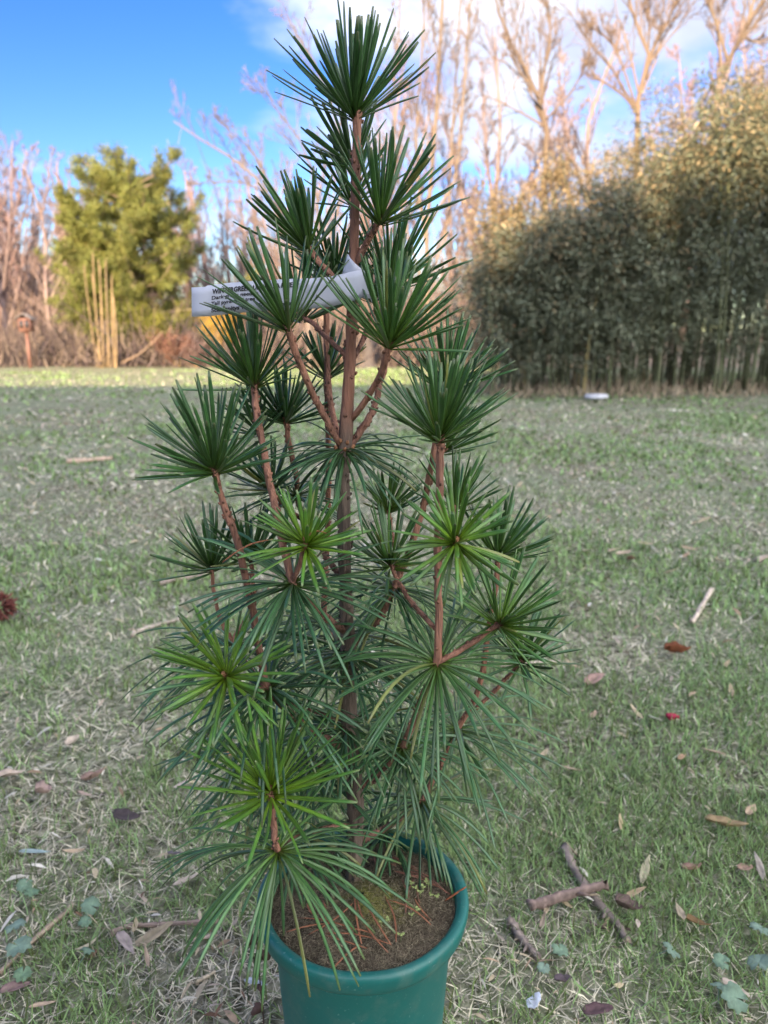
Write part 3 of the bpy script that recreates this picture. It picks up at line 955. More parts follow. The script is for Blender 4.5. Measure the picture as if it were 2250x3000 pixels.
for k, (x0, y0, x1, y1) in enumerate(dead):
    lift = 0.0022 + 0.0007 * (k % 6)
    a0, a1 = soil_pt(x0, y0, lift), soil_pt(x1, y1, lift + 0.002 * (k % 3))
    d = unit(a1 - a0)
    sd = unit(np.cross(d, [0, 0, 1.0]))
    s = np.linspace(0, 1, NK)
    bow = np.sin(s * math.pi) * rng.normal() * 0.0035
    P = a0 + (a1 - a0) * s[:, None] + sd * bow[:, None] + A([0, 0, 1.0]) * (0.0015 * np.sin(s * math.pi))[:, None]
    P = P[None]
    V, F = needles_np(P, np.broadcast_to(sd, (1, NK, 3)), np.broadcast_to(np.cross(sd, d), (1, NK, 3)), A([0.0013]), A([0.0006]))
    old = 0.5 if y0 < 600 else 1.0
    c = (A([0.25, 0.105, 0.055]) * old + A([0.155, 0.085, 0.065]) * (1 - old)) * (0.75 + 0.45 * rng.random())
    obj('dead_needle', mesh_np('dead_needle', V[0] - a0, F, np.broadcast_to(c, (len(V[0]), 3))), M_dead, label='dry rust brown pine needle fallen on the pot soil', cat='needle', group='dead needles on the potting soil', loc=a0)
# one dead needle rests over the rim
a0, a1 = soil_pt(1390, 668, 0.004), ground(700 + 1535 / 2.304, 2350 + 570 / 2.304, RIM_Z + 0.006)
d = unit(a1 - a0)
sd = unit(np.cross(d, [0, 0, 1.0]))
V, F = needles_np((a0 + (a1 - a0) * np.linspace(0, 1, NK)[:, None])[None], np.broadcast_to(sd, (1, NK, 3)), np.broadcast_to(np.cross(sd, d), (1, NK, 3)), A([0.0017]), A([0.0008]))
obj('dead_needle', mesh_np('dead_needle', V[0] - a0, F, np.broadcast_to(A([0.33, 0.11, 0.05]), (len(V[0]), 3))), M_dead, label='dry orange needle resting over the rim of the teal pot', cat='needle', loc=a0)

for k, (cx, cy) in enumerate([(1160, 610), (1185, 640), (1240, 640), (1275, 610), (1290, 665), (1330, 665), (1200, 780), (1160, 815), (1000, 850), (1090, 955), (1260, 590), (1220, 670), (960, 870)]):
    p = soil_pt(cx, cy, 0.0)
    mb = MB()
    h = 0.006 + 0.006 * rng.random()
    add_tubes(mb, A([[[0, 0, -0.001], [0.0006, 0, h / 2], [0.001, 0.0006, h]]]), np.full((1, 3), 0.0004), 5, (0.25, 0.30, 0.12))
    for m_ in range(3):
        a0 = m_ * 2.1 + k
        t_ = np.linspace(0, 2 * math.pi, 9)[:-1]
        R = 0.0018 + 0.0009 * rng.random()
        pts = np.stack([np.cos(t_) * R, np.sin(t_) * R * 0.8, 0.0008 * np.cos(2 * t_)], -1) + A([R, 0, 0])
        ca, sa = math.cos(a0), math.sin(a0)
        pts = pts @ A([[ca, sa, 0], [-sa, ca, 0], [0, 0, 1]]) + A([0.001, 0.0006, h + 0.0006])
        pts = np.concatenate([pts, [pts.mean(0) - A([0, 0, 0.0006])]])
        mb.add(pts, A([[b, (b + 1) % 8, 8] for b in range(8)]), A([0.30, 0.36, 0.13]) * (0.7 + 0.5 * rng.random()))
    obj('seedling', mb.mesh('seedling'), M_leaf, label='tiny pale green weed seedling sprouting from the pot soil', cat='seedling', group='weed seedlings in the pot', loc=p)

# ------------------------------------------------------------------ umbrella pine
TB = ground(1038, 2572, SOIL_Z)
TY = TB[1]
tree = obj('umbrella_pine', None, label='young potted umbrella pine with whorled dark green needles and reddish brown stems', cat='tree', loc=TB)


def depth_of(p):
    return p[1] * math.cos(PITCH) - (p[2] - CAM_H) * math.sin(PITCH)


def branch_mesh(P, R, cols, pegs, seed, collar=True, sides=10):
    r = np.random.default_rng(seed)
    mb = MB()
    K = len(P)
    V, F, T = tubes(P[None], R[None], sides)
    c = np.repeat(cols, sides, 0) * (0.82 + 0.36 * r.random((K * sides, 1)))
    mb.add(V, F, np.concatenate([c, cols[[0, -1]]]))
    mb.T.append(T)
    if pegs:
        t = np.sort(r.random(pegs)) * (K - 2)
        i = t.astype(int)
        f = (t - i)[:, None]
        c0 = P[i] * (1 - f) + P[i + 1] * f
        rad = (R[i] * (1 - f[:, 0]) + R[i + 1] * f[:, 0])[:, None]
        d = unit(P[i + 1] - P[i])
        o_ = unit(np.cross(d, unit(r.normal(size=(pegs, 3)))))
        up = np.where(d[:, 2:3] < 0, -d, d)
        a0 = c0 + o_ * rad * 0.82 - up * 0.0012
        a1 = c0 + o_ * rad * 1.18 + up * 0.0006
        a2 = c0 + o_ * (rad * 1.25 + 0.0006) + up * 0.0016
        pc = cols[i] * (0.55 + 0.5 * r.random((pegs, 1)))
        add_tubes(mb, np.stack([a0, a1, a2], 1), np.broadcast_to(A([[0.0016, 0.0014, 0.0006]]), (pegs, 3)) * np.clip(rad / 0.004, 0.7, 1.5), 5, pc)
    return mb


RED, GRY, MID = A([0.255, 0.118, 0.075]), A([0.125, 0.090, 0.068]), A([0.20, 0.105, 0.075])
tpx = [(765, 1900, 0.0135), (766, 1830, 0.0118), (768, 1740, 0.0112), (762, 1650, 0.0108), (754, 1560, 0.0104), (754, 1420, 0.0102), (752, 1398, 0.0106), (749, 1330, 0.0088), (744, 1200, 0.0082), (742, 1060, 0.0078), (743, 990, 0.0084), (746, 955, 0.0086), (752, 850, 0.0075), (758, 740, 0.0066), (762, 620, 0.0060), (767, 450, 0.0052), (770, 320, 0.0046), (772, 240, 0.0054)]
tp = A([atd(x, y, TY) for x, y, r in tpx])
tp[0] = TB + A([0, 0, -0.012])
tr = A([r for *_, r in tpx])
KT = 70
TP = smooth_line(tp, KT)
TR = np.interp(np.linspace(0, len(tr) - 1, KT), np.arange(len(tr)), tr)
zn = (TP[:, 2] - TP[0, 2]) / (TP[-1, 2] - TP[0, 2])
w1 = np.clip((zn - 0.63) / 0.05, 0, 1)[:, None]
tcol = GRY * (1 - w1) + RED * w1
tcol[:4] = tcol[:4] * 0.7 + A([0.07, 0.075, 0.03]) * 0.3
TRm = TR * (1 + 0.05 * np.random.default_rng(8).normal(size=KT))
trunk = obj('trunk', branch_mesh(TP, TRm, tcol, 120, 3, sides=14).mesh('trunk', TB), M_bark, tree)

WH = {}          # whorl name -> (x, y, dy, ax, az, toward, len px, n, th0, th1, droop, bright, carrier branch or None)
W = WH
# upright fans: shoot tips
W['1'] = (766, 240, 0.00, 0.0, 1, 0.05, 300, 44, 3, 60, 0.05, 0.1)
W['2'] = (757, 345, 0.05, -0.42, 1, -0.2, 205, 17, 4, 55, 0.05, 0.1)
W['2b'] = (758, 430, 0.09, -0.1, 1, -0.3, 230, 20, 8, 60, 0.05, 0.1)
W['3'] = (826, 467, -0.03, 0.28, 1, 0.15, 285, 34, 3, 58, 0.05, 0.25)
W['4'] = (664, 531, 0.02, -0.32, 1, 0.0, 262, 28, 3, 54, 0.05, 0.25)
W['5'] = (618, 698, -0.07, -0.28, 1, 0.1, 300, 24, 3, 54, 0.05, 0.2)
W['5b'] = (653, 680, 0.06, 0.05, 1, -0.1, 225, 24, 5, 62, 0.05, 0.1)
W['6'] = (843, 735, -0.05, 0.16, 1, 0.12, 295, 46, 2, 57, 0.04, 0.35)
W['6b'] = (846, 615, 0.07, 0.24, 1, 0.05, 265, 30, 4, 56, 0.05, 0.2)
W['6c'] = (722, 598, 0.09, 0.05, 1, 0.0, 200, 24, 5, 55, 0.05, 0.1)
W['6d'] = (806, 640, 0.12, -0.1, 1, 0.0, 190, 18, 5, 55, 0.05, 0.1)
W['7'] = (967, 836, 0.05, 0.14, 1, 0.1, 235, 36, 3, 62, 0.05, 0.2)
W['8'] = (949, 938, -0.08, 0.06, 1, 0.15, 285, 50, 2, 60, 0.05, 0.3)
W['8b'] = (966, 968, 0.06, 0.85, 1, -0.1, 170, 11, 4, 42, 0.05, 0.2)
W['9'] = (461, 1009, -0.06, -0.12, 1, 0.25, 292, 46, 3, 68, 0.10, 0.2)
W['10'] = (548, 822, 0.00, -0.14, 1, 0.05, 245, 42, 3, 62, 0.06, 0.3)
W['10b'] = (616, 900, 0.07, 0.02, 1, 0.0, 185, 36, 4, 66, 0.05, 0.1)
W['10c'] = (706, 805, 0.11, 0.0, 1, 0.0, 165, 28, 4, 62, 0.05, 0.15)
W['10e'] = (556, 926, 0.05, -0.2, 1, 0.2, 165, 18, 8, 62, 0.10, 0.1)
W['11'] = (585, 1050, 0.06, -0.25, 1, 0.05, 170, 28, 5, 75, 0.08, 0.1)
W['12'] = (661, 1171, -0.10, 0.0, 1, 0.45, 215, 38, 6, 82, 0.10, 1.0)
W['13'] = (985, 1169, -0.12, 0.05, 1, 1.1, 225, 38, 10, 88, 0.16, 1.0)
W['13b'] = (985, 1090, 0.02, 0.1, 1, 0.1, 190, 20, 5, 60, 0.08, 0.4)
W['14'] = (1077, 1196, 0.03, 0.24, 1, 0.0, 220, 36, 3, 62, 0.06, 0.3)
W['15'] = (1083, 1346, -0.06, 0.30, 1, 0.35, 260, 36, 4, 82, 0.10, 0.45)
W['16'] = (1127, 1425, 0.05, 0.18, 1, 0.15, 210, 30, 6, 84, 0.10, 0.2)
W['17'] = (839, 1094, 0.06, 0.05, 1, 0.1, 140, 24, 4, 64, 0.06, 0.6)
W['18'] = (843, 1214, 0.00, 0.05, 1, 0.25, 200, 30, 5, 74, 0.08, 0.4)
W['19'] = (541, 1204, 0.04, 0.0, 1, 0.1, 190, 28, 5, 64, 0.08, 0.2)
W['20'] = (456, 1222, 0.06, -0.12, 1, 0.1, 200, 26, 5, 64, 0.08, 0.2)
W['21'] = (486, 1459, -0.10, -0.22, 1, 1.0, 265, 40, 8, 90, 0.14, 0.9)
W['22'] = (584, 1708, -0.14, -0.02, 1, 0.22, 330, 52, 4, 76, 0.08, 1.0)
# old rings: needles spread level and droop
W['n1'] = (744, 972, 0.0, 0, 1, 0.15, 275, 44, 62, 106, 0.75, 0.0)
W['n2'] = (946, 1433, -0.09, 0.1, 1, 0.55, 370, 50, 52, 104, 0.60, 0.15)
W['n3'] = (632, 1260, -0.08, 0, 1, 0.35, 345, 46, 50, 104, 0.55, 0.0)
W['n4'] = (578, 1486, -0.06, -0.1, 1, 0.3, 400, 52, 45, 108, 0.60, 0.0)
W['n4b'] = (508, 1392, 0.06, -0.1, 1, 0.1, 380, 36, 55, 100, 0.7, 0.0)
W['n5'] = (600, 1838, -0.155, 0.05, 1, 0.35, 465, 46, 52, 118, 1.0, 0.15)
W['n6'] = (752, 1412, 0.0, 0, 1, 0.0, 290, 46, 60, 112, 0.6, 0.0)
W['n7'] = (750, 1570, 0.0, 0, 1, 0.1, 255, 40, 45, 112, 0.6, 0.0)
W['n8'] = (868, 1614, 0.0, 0.15, 1, 0.4, 285, 42, 45, 112, 0.8, 0.05)
W['n9'] = (909, 1728, 0.05, 0.2, 1, 0.3, 325, 36, 55, 118, 0.8, 0.0)
W['n10'] = (831, 1796, 0.05, 0.25, 1, 0.3, 185, 26, 45, 118, 0.8, 0.0)
W['n11'] = (987, 1576, 0.06, 0.15, 1, 0.1, 345, 36, 50, 108, 0.7, 0.0)
W['n12'] = (852, 1270, 0.02, 0.2, 1, 0.2, 290, 36, 50, 112, 0.7, 0.0)
W['n13'] = (640, 1806, -0.06, 0.0, 1, 0.2, 225, 34, 45, 116, 0.7, 0.0)
W['n14'] = (590, 1620, 0.06, -0.1, 1, 0.1, 360, 48, 50, 112, 0.75, 0.0)
W['n15'] = (680, 1660, 0.04, 0, 1, 0.2, 260, 40, 40, 116, 0.7, 0.0)
W['n16'] = (700, 1345, 0.10, 0, 1, 0.1, 250, 32, 40, 108, 0.6, 0.0)
W['n17'] = (640, 1070, 0.09, 0, 1, 0.1, 200, 26, 35, 108, 0.5, 0.0)

BR = [  # name -> pixel path (display units) with depth offset, tip first, then radius tip/root in m, whorls carried
    ([(618, 698, -.07), (650, 790, -.05), (690, 880, -.025), (738, 968, 0)], .0038, .0042, ['5']),
    ([(722, 598, .09), (705, 680, .08), (712, 850, .05), (735, 962, .005)], .0036, .0040, ['6c']),
    ([(653, 680, .06), (695, 718, .03), (748, 770, 0)], .0030, .0032, ['5b']),
    ([(843, 735, -.05), (826, 800, -.035), (800, 850, -.02), (756, 910, 0)], .0040, .0036, ['6']),
    ([(806, 640, .12), (838, 740, .10), (818, 840, .05), (800, 900, .02), (752, 968, 0)], .0034, .0044, ['6d']),
    ([(846, 615, .07), (800, 690, .04), (782, 740, .02), (763, 775, 0)], .0030, .0030, ['6b']),
    ([(826, 467, -.03), (800, 510, -.015), (766, 575, 0)], .0036, .0036, ['3']),
    ([(664, 531, .02), (700, 578, .01), (758, 640, .0)], .0034, .0034, ['4']),
    ([(757, 345, .05), (762, 380, .03), (768, 430, 0)], .0026, .0026, ['2']),
    ([(758, 430, .09), (762, 470, .05), (766, 520, 0)], .0028, .0028, ['2b']),
    ([(949, 938, -.08), (951, 1000, -.08), (946, 1200, -.085), (944, 1432, -.09), (915, 1500, -.06), (870, 1612, 0), (810, 1675, 0), (764, 1715, 0)], .0042, .0050, ['8', 'n2', 'n8']),
    ([(967, 836, .05), (942, 950, .05), (915, 1090, .045), (880, 1200, .03), (850, 1272, .02), (815, 1340, .01), (754, 1400, 0)], .0040, .0046, ['7', 'n12']),
    ([(966, 968, .06), (945, 985, .055), (932, 1005, .047)], .0022, .0022, ['8b']),
    ([(548, 822, 0), (553, 880, -.01), (575, 1000, -.03), (600, 1120, -.06), (631, 1256, -.08), (680, 1310, -.05), (748, 1368, 0)], .0042, .0044, ['10', 'n3']),
    ([(461, 1009, -.06), (480, 1080, -.06), (515, 1180, -.06), (545, 1320, -.06), (565, 1420, -.06), (578, 1483, -.06), (650, 1560, -.03), (758, 1625, 0)], .0042, .0048, ['9', 'n4']),
    ([(616, 900, .07), (626, 960, .07), (640, 1030, .08), (648, 1090, .09), (690, 1180, .05), (746, 1260, 0)], .0036, .0040, ['10b', 'n17']),
    ([(706, 805, .11), (709, 1000, .11), (707, 1150, .11), (701, 1340, .10), (730, 1385, .04), (752, 1410, 0)], .0036, .0042, ['10c', 'n16']),
    ([(584, 1708, -.14), (590, 1770, -.15), (600, 1836, -.155), (642, 1806, -.06), (700, 1790, -.03), (766, 1780, 0)], .0036, .0044, ['22', 'n5', 'n13']),
    ([(486, 1459, -.10), (530, 1490, -.085), (578, 1486, -.06)], .0030, .0030, ['21']),
    ([(661, 1171, -.10), (650, 1210, -.09), (633, 1257, -.08)], .0030, .0030, ['12']),
    ([(1083, 1346, -.06), (1010, 1395, -.08), (948, 1432, -.09)], .0032, .0034, ['15']),
    ([(843, 1214, 0), (868, 1270, -.02), (905, 1320, -.06), (945, 1362, -.088)], .0028, .0030, ['18']),
    ([(1077, 1196, .03), (1074, 1240, .03), (1058, 1340, .04), (1036, 1480, .05), (988, 1578, .06), (945, 1660, .055), (909, 1730, .05), (830, 1790, .03), (768, 1815, 0)], .0036, .0046, ['14', 'n11', 'n9']),
    ([(1127, 1425, .05), (1090, 1470, .052), (1024, 1536, .055)], .0026, .0028, ['16']),
    ([(839, 1094, .06), (846, 1150, .05), (862, 1235, .025)], .0026, .0028, ['17']),
    ([(541, 1204, .04), (546, 1260, .04), (546, 1320, .05), (508, 1392, .06), (600, 1500, .03), (756, 1560, 0)], .0028, .0036, ['19', 'n4b']),
    ([(456, 1222, .06), (464, 1290, .06), (482, 1350, .06), (508, 1392, .06)], .0026, .0028, ['20']),
    ([(985, 1169, -.12), (968, 1184, -.10), (947, 1215, -.085)], .0024, .0028, ['13']),
    ([(985, 1090, .02), (960, 1150, -.03), (947, 1195, -.085)], .0024, .0028, ['13b']),
    ([(585, 1050, .06), (612, 1090, .07), (648, 1120, .088)], .0024, .0028, ['11']),
    ([(556, 926, .05), (562, 940, .02), (566, 960, -.02)], .0024, .0024, ['10e']),
    ([(831, 1796, .05), (800, 1800, .02), (766, 1812, 0)], .0034, .0036, ['n10']),
    ([(590, 1620, .06), (670, 1650, .045), (762, 1670, 0)], .0032, .0038, ['n14', 'n15']),
]
carrier = {}
for bi, (path, r0, r1, ws) in enumerate(BR):
    P = A([atd(x, y, TY + d) for x, y, d in path])
    L = np.linalg.norm(np.diff(P, axis=0), axis=1).sum()
    K = max(10, int(L / 0.011))
    S = smooth_line(P, K)
    r = np.random.default_rng(300 + bi)
    S[1:-1] += r.normal(size=(K - 2, 3)) * 0.0005
    s = np.linspace(0, 1, K)
    R = (r0 + (r1 - r0) * s) * (1 + 0.05 * r.normal(size=K))
    R[0] *= 1.15
    age = np.clip((s - 0.35) * 1.3, 0, 1)[:, None] * (1.0 if L > 0.25 else 0.25)
    low = np.clip((1.0 - S[:, 2:3]) * 0.35, 0, 0.3)
    cols = (RED * (1 - age) + MID * age) * (1 + 0.35 * low) * (0.92 + 0.16 * r.random())
    b = obj('branch', branch_mesh(S, R, cols, int(L / 0.0065), 400 + bi, sides=9).mesh('branch', TB), M_bark, tree)
    for w_ in ws:
        carrier[w_] = b


def whorl(key):
    x, y, dy, ax, az, tow, lpx, n, th0, th1, droop, bright = WH[key]
    r = np.random.default_rng(abs(hash(key)) % 1 + sum(ord(c) * 31 ** i for i, c in enumerate(key)))
    if droop < 0.3:
        th1 += 8
    p0 = atd(x, y, TY + dy)
    a = unit(A([ax, -tow, az]))
    L0 = float(np.clip(lpx / FPX * depth_of(p0), 0.05, 0.165))
    e1 = unit(np.cross(a, [0.3, 1, 0.2]))
    e2 = np.cross(a, e1)
    n = int(n * 1.5)
    u = (np.arange(n) + 0.5) / n
    ph = np.arange(n) * 2.39996 + r.normal(size=n) * 0.25 + r.random() * 6
    th = np.radians(th0 + (th1 - th0) * u ** 0.62 + r.normal(size=n) * 5.0)
    R = e1 * np.cos(ph)[:, None] + e2 * np.sin(ph)[:, None]
    d0 = unit(a * np.cos(th)[:, None] + R * np.sin(th)[:, None])
    L = L0 * ((0.76 if droop < 0.3 else 0.74) + (0.20 if droop < 0.3 else 0.30) * r.random(n)) * np.where(r.random(n) < 0.09, 0.45 + 0.3 * r.random(n), 1.0)
    s = np.linspace(0, 1, NK)
    # bending: gravity droop plus a small random sway and, on the fans, a slight inward curve
    dr = droop * (0.55 + 0.9 * r.random(n))[:, None, None]
    sway = r.normal(size=(n, 1, 3)) * 0.09
    inward = (0.27 * (a * np.cos(th)[:, None] - 0 * R))[:, None, :] if droop < 0.3 else 0.0
    D = unit(d0[:, None, :] + dr * (s[None, :, None] ** 1.3) * A([0, 0, -1.0]) + sway * s[None, :, None] + inward * s[None, :, None])
    seg = (L / (NK - 1))[:, None, None]
    P = np.concatenate([np.zeros((n, 1, 3)), np.cumsum(D[:, 1:] * seg, 1)], 1)
    back = (0.012 if droop < 0.3 else 0.008) * u ** 1.2
    P = P + (p0 + R * 0.0026 - a * back[:, None] + a * 0.002)[:, None, :]
    Wd = unit(np.cross(np.broadcast_to(a, (n, 3)), d0))
    Nd0 = np.cross(d0, Wd)
    roll = r.normal(size=n)[:, None] * 0.45
    Wd = unit(Wd * np.cos(roll) + Nd0 * np.sin(roll))
    Wd = unit(Wd[:, None, :] - (Wd[:, None, :] * D).sum(-1, keepdims=True) * D)
    Nd = np.cross(D, Wd)
    half = (0.0021 + 0.0005 * r.random(n)) * (0.84 if droop > 0.3 else 1.0)
    V, F = needles_np(P, Wd, Nd, half, half * 0.42)
    dark_b, dark_t = A([0.030, 0.072, 0.013]), A([0.029, 0.088, 0.034])
    br_b, br_t = A([0.230, 0.360, 0.016]), A([0.055, 0.155, 0.032])
    k = np.clip(bright * (0.65 + 0.6 * r.random(n)), 0, 1.1)[:, None, None]
    sc = (s ** 0.55)[None, :, None]
    c = (dark_b * (1 - sc) + dark_t * sc) * (1 - k) + (br_b * (1 - sc) + br_t * sc) * k
    if droop > 0.3:
        c = c + A([0.012, 0.022, 0.008]) + 0.05 * A([1.0, 1.3, 0.1]) * np.clip(1 - s * 9, 0, 1)[None, :, None]
    c = c * (0.70 + 0.60 * r.random(n))[:, None, None]
    yel = (r.random(n) < 0.035)[:, None, None]
    c = np.where(yel, c * 0.5 + A([0.22, 0.19, 0.045]) * 0.5 * (0.4 + s[None, :, None]), c)
    # pale worn tips, lighter edge of the groove
    c = np.repeat(c[:, :, None, :], 8, 2)
    c[:, -1] = c[:, -1] * 0.5 + A([0.16, 0.14, 0.06]) * 0.5
    c[:, :, [2, 6]] *= 1.25
    return p0, a, V, F, c.reshape(n, NK * 8, 3)


allw = {k: whorl(k) for k in WH}
front = ['1', '3', '4', '5', '6', '8', '9', '10', '12', '13', '15', '21', '22', 'n5', 'n2', 'n1', 'n3']
score = []
for k in front:
    p0, a, V, F, c = allw[k]
    mid = V.mean(1)
    size = np.linalg.norm(V[:, -1, :] - V[:, 0, :], axis=1) / np.maximum(depth_of(mid.T), 0.2)
    dirn = unit(V[:, -1, :] - V[:, 0, :])
    vis = np.sqrt(np.clip(1 - dirn[:, 1] ** 2, 0, 1))
    score += [(float(size[i] * vis[i] / depth_of(mid[i])), k, i) for i in range(len(V))]
score.sort(reverse=True)
chosen = {}
for _, k, i in score[:300]:
    chosen.setdefault(k, set()).add(i)
restV, restF, restC, n0 = [], [], [], 0
for k, (p0, a, V, F, c) in allw.items():
    par = carrier.get(k, trunk)
    ch = chosen.get(k, set())
    for i in range(len(V)):
        if i in ch:
            obj('needle', mesh_np('needle', V[i] - TB, F, c[i]), M_needle, par)
        else:
            restV.append(V[i]); restF.append(F + n0); restC.append(c[i]); n0 += len(V[i])
obj('needle_fans', mesh_np('needle_fans', np.concatenate(restV) - TB, np.concatenate(restF), np.concatenate(restC)), M_needle, tree, kind='stuff')


def bud(p, a, r, par, col=(0.28, 0.13, 0.06)):
    th = np.linspace(0, math.pi, 7)
    prof = np.stack([np.sin(th) * r, -np.cos(th) * r * 1.3], -1)
    V, q = lathe(prof, 8)
    e1 = unit(np.cross(a, [0.3, 1, 0.2]))
    e2 = np.cross(a, e1)
    Vw = V[:, :1] * e1 + V[:, 1:2] * e2 + V[:, 2:] * a + p
    obj('bud', mesh_np('bud', Vw - TB, q, np.broadcast_to(A(col), (len(V), 3)) * (0.7 + 0.5 * rng.random((len(V), 1)))), M_bark, par)


for k in ('12', '13', '21', '22', '15', '9'):
    p0, a = allw[k][0], allw[k][1]
    bud(p0 + a * 0.004, a, 0.0036, carrier[k])
p1 = allw['n1'][0]
for dx, dz in ((-0.010, 0.004), (0.001, 0.002), (0.011, 0.005), (0.004, 0.010), (-0.004, 0.012)):
    bud(p1 + A([dx, -0.0075, dz]), unit(A([dx * 20, -0.4, 1])), 0.0024, trunk)

# two dead needles caught in the shoots
for (x0, y0, x1, y1, dy) in ((480, 1215, 590, 1165, -0.09), (655, 1168, 705, 1152, -0.115)):
    a0, a1 = atd(x0, y0, TY + dy), atd(x1, y1, TY + dy - 0.01)
    d = unit(a1 - a0)
    sd = unit(np.cross(d, [0, 1.0, 0.2]))
    s = np.linspace(0, 1, NK)
    P = a0 + (a1 - a0) * s[:, None] + A([0, 0, 1.0]) * (0.006 * np.sin(s * math.pi))[:, None]
    V, F = needles_np(P[None], np.broadcast_to(sd, (1, NK, 3)), np.broadcast_to(np.cross(sd, d), (1, NK, 3)), A([0.0009]), A([0.0006]))
    obj('dead_needle', mesh_np('dead_needle', V[0] - a0, F, np.broadcast_to(A([0.36, 0.15, 0.08]), (len(V[0]), 3))), M_dead, label='thin rust needle caught among the green needles of the pine', cat='needle', group='dead needles caught in the shoots', loc=a0)

# ------------------------------------------------------------------ plant label
ZS, ZX, ZY = 600 / 1659.0, 530, 730


def lab_y(u):
    """distance of the strip at zoom coordinate u: level in front of the stem, curving back at the right end"""
    return TY - 0.030 + 0.011 * np.clip(u / 1440.0, 0, 1) ** 2 + 0.02 * np.clip((u - 1440) / 140, 0, 1) ** 2


def lab_pt(u, v, lift=0.0):
    return at(ZX + u * ZS, ZY + v * ZS, float(lab_y(u)) - lift)


top = A([(86, 310), (200, 304), (215, 294), (400, 272), (560, 258), (740, 248), (900, 241), (1050, 236), (1200, 225), (1310, 200), (1400, 178), (1470, 168), (1530, 200)])
bot = A([(88, 547), (200, 545), (215, 544), (400, 524), (560, 506), (740, 497), (900, 490), (1050, 484), (1200, 469), (1330, 437), (1410, 415), (1475, 395), (1535, 400)])
lab0 = lab_pt(86, 430)
tag = obj('plant_label', None, label='white printed plastic plant label looped around the pine stem', cat='label', loc=lab0)


def sheet(T, B, yfun, th=0.0004, rows=5, bulge=0.0):
    Vs = []
    for off in (0, th):
        for (t, b) in zip(T, B):
            for k in range(rows):
                f = k / (rows - 1)
                u, v = t * (1 - f) + b * f
                Vs.append(at(ZX + u * ZS, ZY + v * ZS, yfun(u, v) + off - bulge * math.sin(f * math.pi)))
    n = len(T)
    q = []
    for i in range(n - 1):
        for k in range(rows - 1):
            a = i * rows + k
            q.append([a, a + rows, a + rows + 1, a + 1])
    q = A(q)
    m = n * rows
    F = [q, q[:, ::-1] + m]
    rim = [(i * rows, (i + 1) * rows) for i in range(n - 1)] + [((i + 1) * rows + rows - 1, i * rows + rows - 1) for i in range(n - 1)] + [(k + 1, k) for k in range(rows - 1)] + [((n - 1) * rows + k, (n - 1) * rows + k + 1) for k in range(rows - 1)]
    F.append(A([[a, b, b + m, a + m] for a, b in rim])[:, ::-1])
    return A(Vs), np.concatenate(F)


V, F = sheet(top, bot, lambda u, v: float(lab_y(u)))
obj('strip', mesh_np('strip', V - lab0, F), M_label, tag)
lt = A([(1352, 36), (1375, 75), (1410, 115), (1450, 148), (1500, 185), (1535, 240), (1552, 300), (1560, 360)], float)
lb = A([(1306, 200), (1330, 212), (1370, 226), (1420, 246), (1470, 280), (1505, 330), (1528, 390), (1545, 440)], float)
V, F = sheet(lt, lb, lambda u, v: TY - 0.014 + 0.022 * max(0, (u - 1440) / 120) ** 2 + 0.012 * max(0, (1400 - u) / 90))
obj('loop', mesh_np('loop', V - lab0, F), M_label, tag)


def lettering(txt, start, end, cap, bold):
    cu = bpy.data.curves.new('lettering', 'FONT')
    cu.body = txt
    cu.offset = bold
    cu.resolution_u = 3
    tmp = bpy.data.objects.new('lettering_tmp', cu)
    COL.objects.link(tmp)
    bpy.context.view_layer.update()
    dg = bpy.context.evaluated_depsgraph_get()
    me = bpy.data.meshes.new_from_object(tmp.evaluated_get(dg))
    bpy.data.objects.remove(tmp)
    n = len(me.vertices)
    co = np.empty(n * 3, np.float32)
    me.vertices.foreach_get('co', co)
    co = co.reshape(-1, 3)
    x0, x1 = co[:, 0].min(), co[:, 0].max()
    s, e = A(start, float), A(end, float)
    # cap height of the built-in font is close to 0.69 of its size
    out = []
    for X, Y, _ in co:
        f = (X - x0) / (x1 - x0)
        p = s + (e - s) * f
        out.append(lab_pt(p[0] + Y / 0.69 * cap * 0.06, p[1] - Y / 0.69 * cap - 5 * math.sin(f * math.pi), 0.0006))
    me.vertices.foreach_set('co', (A(out) - lab0).astype(np.float32).ravel())
    me.update()
    obj('lettering', me, M_ink, tag)


lettering('WINTERGREEN UMBRELLA PINE', (252, 363), (905, 306), 38, 0.040)
lettering('Dark green needles', (249, 410), (626, 368), 29, 0.026)
lettering("Tall pyramidal tree to 40'", (244, 457), (722, 402), 29, 0.026)
lettering("Sciadopitys vert.   'Wintergreen'", (245, 512), (912, 452), 34, 0.030)

